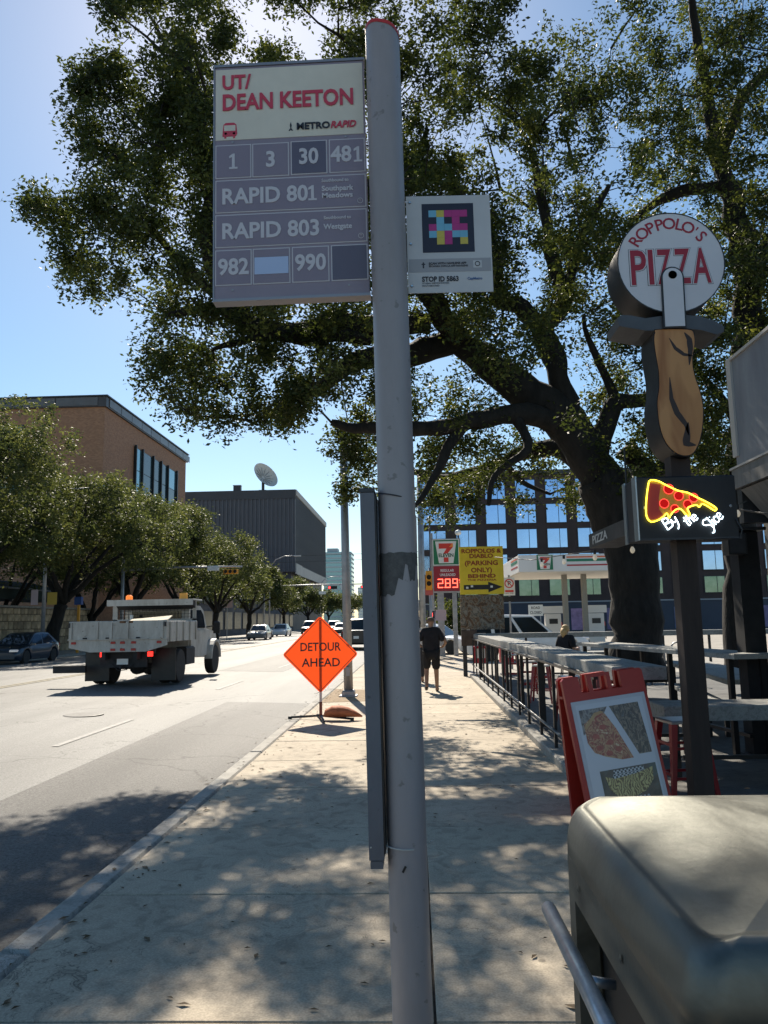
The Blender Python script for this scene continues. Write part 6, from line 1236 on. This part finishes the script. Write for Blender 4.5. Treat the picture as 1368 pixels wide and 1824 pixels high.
cr = [cp(*p) for p in ((452, 1425), (508, 1432), (497, 1500), (500, 1560), (520, 1588), (488, 1606), (456, 1612), (440, 1590), (440, 1500))]; part('crust_panel', MB().add([(p[0], -.2095, p[1]) for p in cr], [tuple(range(len(cr)))]), mat('crust_glow_print', (.16, .02, .015), .5, emis=(.5, .03, .02), es=.10), nb)
b = MB(); b.tube([(p.x, -.222, p.y) for p in O] + [(O[0].x, -.222, O[0].y)], .0052, 6); part('slice_tube', b, yl, nb, 3)
for (x, y, rr) in ((545, 1457, 25), (596, 1491, 23), (671, 1500, 22), (522, 1530, 23), (576, 1556, 20), (641, 1533, 21)):
    q = cp(x, y); r2 = rr / 2.85 * 6.28 / 1370; part('pepperoni', MB().lathe([(r2, -.2115), (.001, -.2115)], (q[0], 0, q[1]), 16, 'y'), mat('pepperoni_glow_print', (.3, .012, .015), .5, emis=(.8, .02, .02), es=.25), nb)
    ring = MB(); ring.tube([(q[0] + r2 * cos(t * pi / 9), -.220, q[1] + r2 * sin(t * pi / 9)) for t in range(19)], .0026, 5); part('pepperoni_tube', ring, rn, nb, 3)
GL = {'B': [[(0, 0), (.05, 1)], [(.02, .98), (.5, .92), (.48, .62), (.08, .52), (.62, .42), (.58, .08), (0, .02)]], 'y': [[(.02, .62), (.1, .28), (.38, .26), (.5, .6)], [(.5, .62), (.38, -.1), (.1, -.42)]], 't': [[(.25, 1.0), (.18, .05), (.35, 0)], [(0, .64), (.48, .68)]],
      'h': [[(.05, 1.0), (.02, 0)], [(.03, .35), (.22, .6), (.4, .5), (.42, 0)]], 'e': [[(.05, .30), (.42, .38), (.3, .62), (.06, .52), (.02, .18), (.2, .0), (.46, .12)]], 'S': [[(.55, .95), (.3, 1.05), (.02, .85), (.12, .58), (.45, .35), (.5, -.05), (.25, -.38), (.05, -.3)]],
      'l': [[(.1, 1.05), (.05, 0)]], 'i': [[(.08, .6), (.05, 0)], [(.1, .85), (.1, .90)]], 'c': [[(.4, .52), (.2, .62), (.02, .35), (.12, .03), (.4, .1)]]}
for word, org, sz, ang, adv in (('By', (541, 1664), .155, 38, (.68, .6)), ('the', (641, 1646), .130, 40, (.45, .5, .5)), ('Slice', (752, 1668), .150, 48, (.58, .22, .2, .44, .5))):
    o = cp(*org); x = 0
    for ch, ad in zip(word, adv):
        b = MB()
        for st in GL[ch]:
            pts = [(x + p[0], p[1]) for p in st]; P_ = []
            for (u, v) in pts: ca, sa = cos(radians(ang)), sin(radians(ang)); P_.append((o[0] + (u * ca - v * sa * .9) * sz * .62 + v * sz * .02, o[1] + (u * sa * .8 + v * ca * 1.05) * sz * .62))
            C = crom(P_, 4, False) if len(P_) > 2 else [Vector(p) for p in P_]; b.tube([(p.x, -.222, p.y) for p in C], .0046, 6)
        part('letter_tube', b, wn, nb, 3); x += ad * 1.05
for (a, c2) in (((1245, 1000), (1280, 955)), ((1260, 958), (1300, 950))): pass
solo('neon_cable', MB().tube([(2.62, 6.28, 2.42), (2.66, 6.27, 2.33), (2.64, 6.28, 2.26), (2.5, 6.27, 2.265), (2.35, 6.28, 2.255)], .006, 5), DARKM, 'thin dark cable hanging on the lower right of the neon box', 'cable', smooth=3)
sp = root('small_pizza_sign', 'small dark wedge-shaped sign reading PIZZA beside the neon box', 'sign', (2.2, 8.8, 2.45))
part('box', MB().prism([(-.9, .03), (.85, .05), (.85, .22), (-.9, .20)], 'x', 0, .35), mat('box_black', (.008, .008, .012), .5), sp); part('hanger', MB().tube([(.1, -.6, .2), (.1, -.6, 1.0)], .01, 5).tube([(.1, -.9, .15), (.1, -2.1, .12)], .02, 6), BLACK, sp)
text('PIZZA', .14, T(-.002, .30, .125, -pi / 2), mat('print_pale', (.5, .5, .48), .5), sp, .003, .001, 'CENTER', .72)

# --- sandwich board
ab = root('sandwich_board', 'red sandwich board with a white pizza poster leaning on the sidewalk', 'sandwich board', (1.262, 6.38, 0), radians(13)); ab.rotation_euler = (0, radians(-6.0), radians(13))
rp = mat('board_red', (.42, .03, .02), .4, noise=.08, scale=5); w = .70; H2 = 1.17
def face_M(sgn): return Matrix.Translation((0, sgn * .035, H2)) @ Matrix.Rotation(sgn * radians(9.0 if sgn < 0 else 4.0), 4, 'X') @ Matrix.Translation((0, 0, -H2))
for sgn, nm in ((-1, 'front_panel'), (1, 'rear_panel')):
    M = face_M(sgn); b = MB(); y0, y1 = (-.025, .012) if sgn < 0 else (-.012, .025)
    b.prism([(0, -.03), (w, -.03), (w, H2 - .13), (0, H2 - .13)], 'y', y0, y1, M=M); b.prism([(0, H2 - .13), (.15, H2 - .13), (.14, H2), (.02, H2), (0, H2 - .02)], 'y', y0, y1, M=M); b.prism([(.50, H2 - .13), (w, H2 - .13), (w, H2 - .02), (w - .02, H2), (.50, H2)], 'y', y0, y1, M=M)
    b.box(.215, .25, y0, y1, H2 - .13, H2 - .02, M=M).box(.38, .415, y0, y1, H2 - .13, H2 - .02, M=M).box(.215, .415, y0, y1, H2 - .021, H2 + .005, M=M); part(nm, b, rp, ab)
M = face_M(-1); Wf = mat('poster_white', (.50, .49, .54), .35, noise=.05, scale=3, coat=.3)
fr_ = part('poster_frame', MB().cbox(.035, w - .03, -.034, -.0255, .05, H2 - .19, .002, M=M), Wf, ab); po = part('poster', MB().box(.065, w - .06, -.0365, -.0345, .09, H2 - .22, M=M), mat('poster_paper', (.56, .56, .62), .3, coat=.4), ab)
def pm(x, z): return M @ Vector((x, -.0375, z))
def flat(nm, pts, m, y=-.0375, par=po): return part(nm, MB().add([M @ Vector((.085 + (x - .10) * 1.2, y, z)) for x, z in pts], [tuple(range(len(pts)))]), m, par)
def photo(name, cols, sc, dist=0.0, stretch=None, kind='noise'):
    m, n, b, L = node_mat(name); N = n.nodes.new; tc = N('ShaderNodeTexCoord'); mp = N('ShaderNodeMapping'); L(tc.outputs['Object'], mp.inputs[0])
    if stretch: mp.inputs['Scale'].default_value = stretch
    if kind == 'noise': t = N('ShaderNodeTexNoise'); t.inputs['Scale'].default_value = sc; t.inputs['Detail'].default_value = 4; t.inputs['Distortion'].default_value = dist; o = t.outputs[0]
    elif kind == 'check': t = N('ShaderNodeTexChecker'); t.inputs['Scale'].default_value = sc; o = t.outputs[1]
    else: t = N('ShaderNodeTexWave'); t.inputs['Scale'].default_value = sc; t.inputs['Distortion'].default_value = dist; t.inputs['Detail'].default_value = 3; o = t.outputs[1]
    L(mp.outputs[0], t.inputs[0]); r = N('ShaderNodeValToRGB'); e = r.color_ramp.elements; k = len(cols)
    e[0].color = (*cols[0], 1); e[0].position = .3; e[1].color = (*cols[-1], 1); e[1].position = .7
    for i in range(1, k - 1): q = e.new(.3 + .4 * i / (k - 1)); q.color = (*cols[i], 1)
    L(o, r.inputs[0]); L(r.outputs[0], b.inputs['Base Color']); b.inputs['Roughness'].default_value = .3; b.inputs['Coat Weight'].default_value = .3; return m
bgp = photo('photo_dark_table', [(.02, .02, .04), (.10, .06, .05), (.30, .26, .24), (.05, .03, .05)], 22, .5); piz = photo('photo_pizza', [(.20, .05, .02), (.38, .05, .03), (.52, .30, .14), (.25, .03, .02), (.50, .22, .10), (.62, .50, .33)], 17, 1.2)
flat('photo_background', [(.10, .91), (.30, .91), (.235, .80), (.10, .72)], bgp); crt = photo('photo_crust', [(.40, .20, .07), (.50, .30, .12)], 14)
flat('photo_pizza_slice', [(.115, .80), (.22, .88), (.275, .86), (.33, .74), (.41, .50), (.33, .50), (.22, .54), (.15, .58), (.115, .66)], piz, -.0385); flat('photo_crust_edge', [(.112, .775), (.20, .875), (.25, .885), (.27, .87), (.21, .85), (.125, .755)], crt, -.0392)
for x, z in ((.18, .70), (.24, .76), (.19, .61), (.27, .64), (.32, .58), (.25, .56)): part('photo_pepperoni', MB().lathe([(.028, 0), (.001, 0)], (0, 0, 0), 12, 'y').__class__().add([M @ Vector((.085 + (x - .10) * 1.2 + .030 * cos(t * pi / 6), -.0395, z + .020 * sin(t * pi / 6))) for t in range(12)], [tuple(range(12))]), photo('photo_pepperoni', [(.30, .03, .02), (.45, .08, .04)], 30), po)
flat('photo_restaurant', [(.315, .91), (.525, .91), (.545, .52), (.455, .52)], photo('photo_restaurant_view', [(.01, .01, .015), (.10, .05, .035), (.02, .018, .02), (.28, .19, .13), (.04, .03, .03), (.16, .14, .13)], 13, 1.8, (2.0, 1, .8)))
flat('photo_table', [(.155, .44), (.55, .44), (.55, .10), (.155, .10)], photo('photo_table_top', [(.015, .012, .012), (.08, .05, .04), (.05, .09, .09)], 9, 1))
ck = photo('photo_checker_cloth', [(.02, .02, .03), (.55, .55, .58)], 62, kind='check'); flat('photo_cloth', [(.25, .43), (.46, .43), (.48, .35), (.23, .35)], ck, -.0385); flat('photo_cloth', [(.22, .22), (.47, .22), (.42, .10), (.20, .10)], ck, -.0385)
flat('photo_basket', [(.185, .395), (.25, .37), (.40, .385), (.525, .415), (.51, .32), (.45, .25), (.34, .215), (.25, .235), (.20, .30)], photo('photo_fries', [(.14, .08, .02), (.50, .38, .11), (.26, .15, .04), (.55, .45, .18)], 14, 18, kind='wave'), -.0392)
part('hinge_bar', MB().box(.0, w, -.03, .03, H2 - .16, H2 - .14), rp, ab)

# --- the steel litter bin
tb = root('litter_bin', 'large stainless steel litter bin with a domed lid beside the bus stop post', 'litter bin', (.79, 1.50, .012))
m, n_, b_, L_ = node_mat('brushed_steel'); tc = n_.nodes.new('ShaderNodeTexCoord'); mp = n_.nodes.new('ShaderNodeMapping'); mp.inputs['Scale'].default_value = (1, .25, 1); L_(tc.outputs['Object'], mp.inputs[0]); g1 = n_.nodes.new('ShaderNodeTexNoise'); g1.inputs['Scale'].default_value = 7; g1.inputs['Detail'].default_value = 5; g1.inputs['Distortion'].default_value = .8; L_(mp.outputs[0], g1.inputs[0])
mr = n_.nodes.new('ShaderNodeMapRange'); mr.inputs[3].default_value = .40; mr.inputs[4].default_value = .62; L_(g1.outputs[0], mr.inputs[0]); L_(mr.outputs[0], b_.inputs['Roughness']); r_ = n_.nodes.new('ShaderNodeValToRGB'); r_.color_ramp.elements[0].position = .35; r_.color_ramp.elements[1].position = .65; r_.color_ramp.elements[0].color = (.10, .102, .092, 1); r_.color_ramp.elements[1].color = (.22, .222, .198, 1); L_(g1.outputs[0], r_.inputs[0]); L_(r_.outputs[0], b_.inputs['Base Color']); b_.inputs['Metallic'].default_value = .95
sp_ = n_.nodes.new('ShaderNodeTexNoise'); sp_.inputs['Scale'].default_value = 60; L_(tc.outputs['Object'], sp_.inputs[0]); bp = n_.nodes.new('ShaderNodeBump'); bp.inputs['Distance'].default_value = .0006; L_(sp_.outputs[0], bp.inputs['Height']); L_(bp.outputs[0], b_.inputs['Normal']); STEEL = m
hx, hy = .45, .43
def rr_ring(ax, ay, rc, z, n=12):
    pts = []
    for q, (sx, sy) in enumerate(((1, 1), (-1, 1), (-1, -1), (1, -1))):
        for k in range(n): a = pi / 2 * q + pi / 2 * k / (n - 1); pts.append((sx * (ax - rc) + rc * cos(a), sy * (ay - rc) + rc * sin(a), z))
    return pts
b = MB(); rings = [rr_ring(hx - .012, hy - .012, .05, 1.098), rr_ring(hx, hy, .06, 1.10), rr_ring(hx - .002, hy - .001, .05, 1.130), rr_ring(hx - .006, hy - .004, .05, 1.154), rr_ring(hx - .012, hy - .009, .05, 1.172), rr_ring(hx - .021, hy - .016, .048, 1.184), rr_ring(hx - .032, hy - .024, .046, 1.190), rr_ring(hx - .040, hy - .031, .045, 1.191), rr_ring(hx - .044, hy - .035, .044, 1.187), rr_ring(hx - .052, hy - .043, .043, 1.188)]
arch = lambda x: .082 * (1 - abs(x / hx) ** 2.2)
rings = rings[:2] + [[(x, y, z + arch(x)) for x, y, z in r] for r in rings[2:]]
z0 = 1.188; base = rings[-1]; f_ = lambda x, y: arch(x); dome0 = 0
for k in range(1, 12):
    s = 1 - k / 12; rings.append([(x * s, y * s, z0 + arch(x * s) + .004 * (1 - s)) for x, y, z in base])
N_ = len(base); vs = [p for r in rings for p in r] + [(0, 0, z0 + f_(0, 0) - dome0)]; fs = [(i * N_ + j, i * N_ + (j + 1) % N_, (i + 1) * N_ + (j + 1) % N_, (i + 1) * N_ + j) for i in range(len(rings) - 1) for j in range(N_)] + [((len(rings) - 1) * N_ + j, (len(rings) - 1) * N_ + (j + 1) % N_, len(vs) - 1) for j in range(N_)]
b.add(vs, fs); part('lid', b, STEEL, tb, 3)
ix_, iy_ = hx - .008, hy - .008; dk = mat('bin_inside_black', (.006, .007, .010), .5)  # black fill stands in for the dark inside the bin openings
part('corner_post', MB().cbox(-ix_, -ix_ + .05, iy_ - .065, iy_, 0, 1.09, .004), STEEL, tb); part('corner_post', MB().cbox(-ix_, -ix_ + .05, -iy_, -iy_ + .03, 0, 1.09, .004), STEEL, tb)
part('top_band', MB().box(-ix_, -ix_ + .03, -iy_ + .03, iy_ - .065, 1.005, 1.09), STEEL, tb); part('back_panel', MB().box(-ix_ + .05, ix_, iy_ - .012, iy_ - .002, .02, 1.09), STEEL, tb); part('side_panel', MB().box(ix_ - .012, ix_, -iy_, iy_ - .013, .02, 1.09), STEEL, tb)
part('dark_inside', MB().box(-ix_ + .055, ix_ - .02, -iy_ + .02, iy_ - .07, .03, 1.06), dk, tb); part('lower_band', MB().box(-ix_, -ix_ + .03, -iy_ + .03, iy_ - .065, .03, .22), STEEL, tb)
part('front_panel', MB().box(-ix_ + .05, ix_ - .013, -iy_, -iy_ + .012, .02, 1.09), dk, tb); part('plinth', MB().box(-ix_ + .02, ix_ - .02, -iy_ + .02, iy_ - .02, 0, .025), DARKM, tb)
part('handle', MB().tube([(-.500, .372, .985), (-.500, .368, .985), (-.500, -.1, .995), (-.502, -.46, 1.0)], [.010, .0165, .0165, .0165], 16).tube([(-.50, .02, .985), (-.44, .02, .975)], .010, 8).tube([(-.50, -.38, .985), (-.44, -.38, .975)], .010, 8), mat('galvanised_tube', (.42, .44, .47), .35, .75, noise=.25, scale=14), tb, 3)

part('lid_gasket', MB().box(-ix_ - .001, -ix_ + .02, -iy_ + .06, iy_ - .08, 1.0905, 1.0975), BLACK, tb)
for yy in (.30, -.05, -.30): part('rivet', MB().lathe([(.007, -.003), (.005, .002), (.001, .003)], (0, 0, 0), 10).__class__().lathe([(.008, -ix_ - .003), (.001, -ix_ - .005)], (0, yy, 1.048), 10, 'x'), STEEL, tb)
def on_lid(x, y): return z0 + arch(x) + .0025
random.seed(33)
for k in range(16):
    x, y = random.uniform(-.38, .1), random.uniform(-.3, .36); a = random.uniform(0, 3.14); l = random.uniform(.006, .016); d = Vector((cos(a), sin(a), 0)); n = Vector((-sin(a), cos(a), 0)); p = Vector((x, y, 0))
    q = [p - d * l, p + n * l * .35, p + d * l, p - n * l * .3]; o_ = solo('fallen_leaf', MB().add([Vector((v.x + tb.location.x, v.y + tb.location.y, on_lid(v.x, v.y) + (.002 if i % 2 else 0))) for i, v in enumerate(q)], [(0, 1, 2), (0, 2, 3)]), MATS['dry_leaf'], 'tiny dry leaf lying on the domed lid of the litter bin', 'leaf', 'dry leaves on the bin lid')
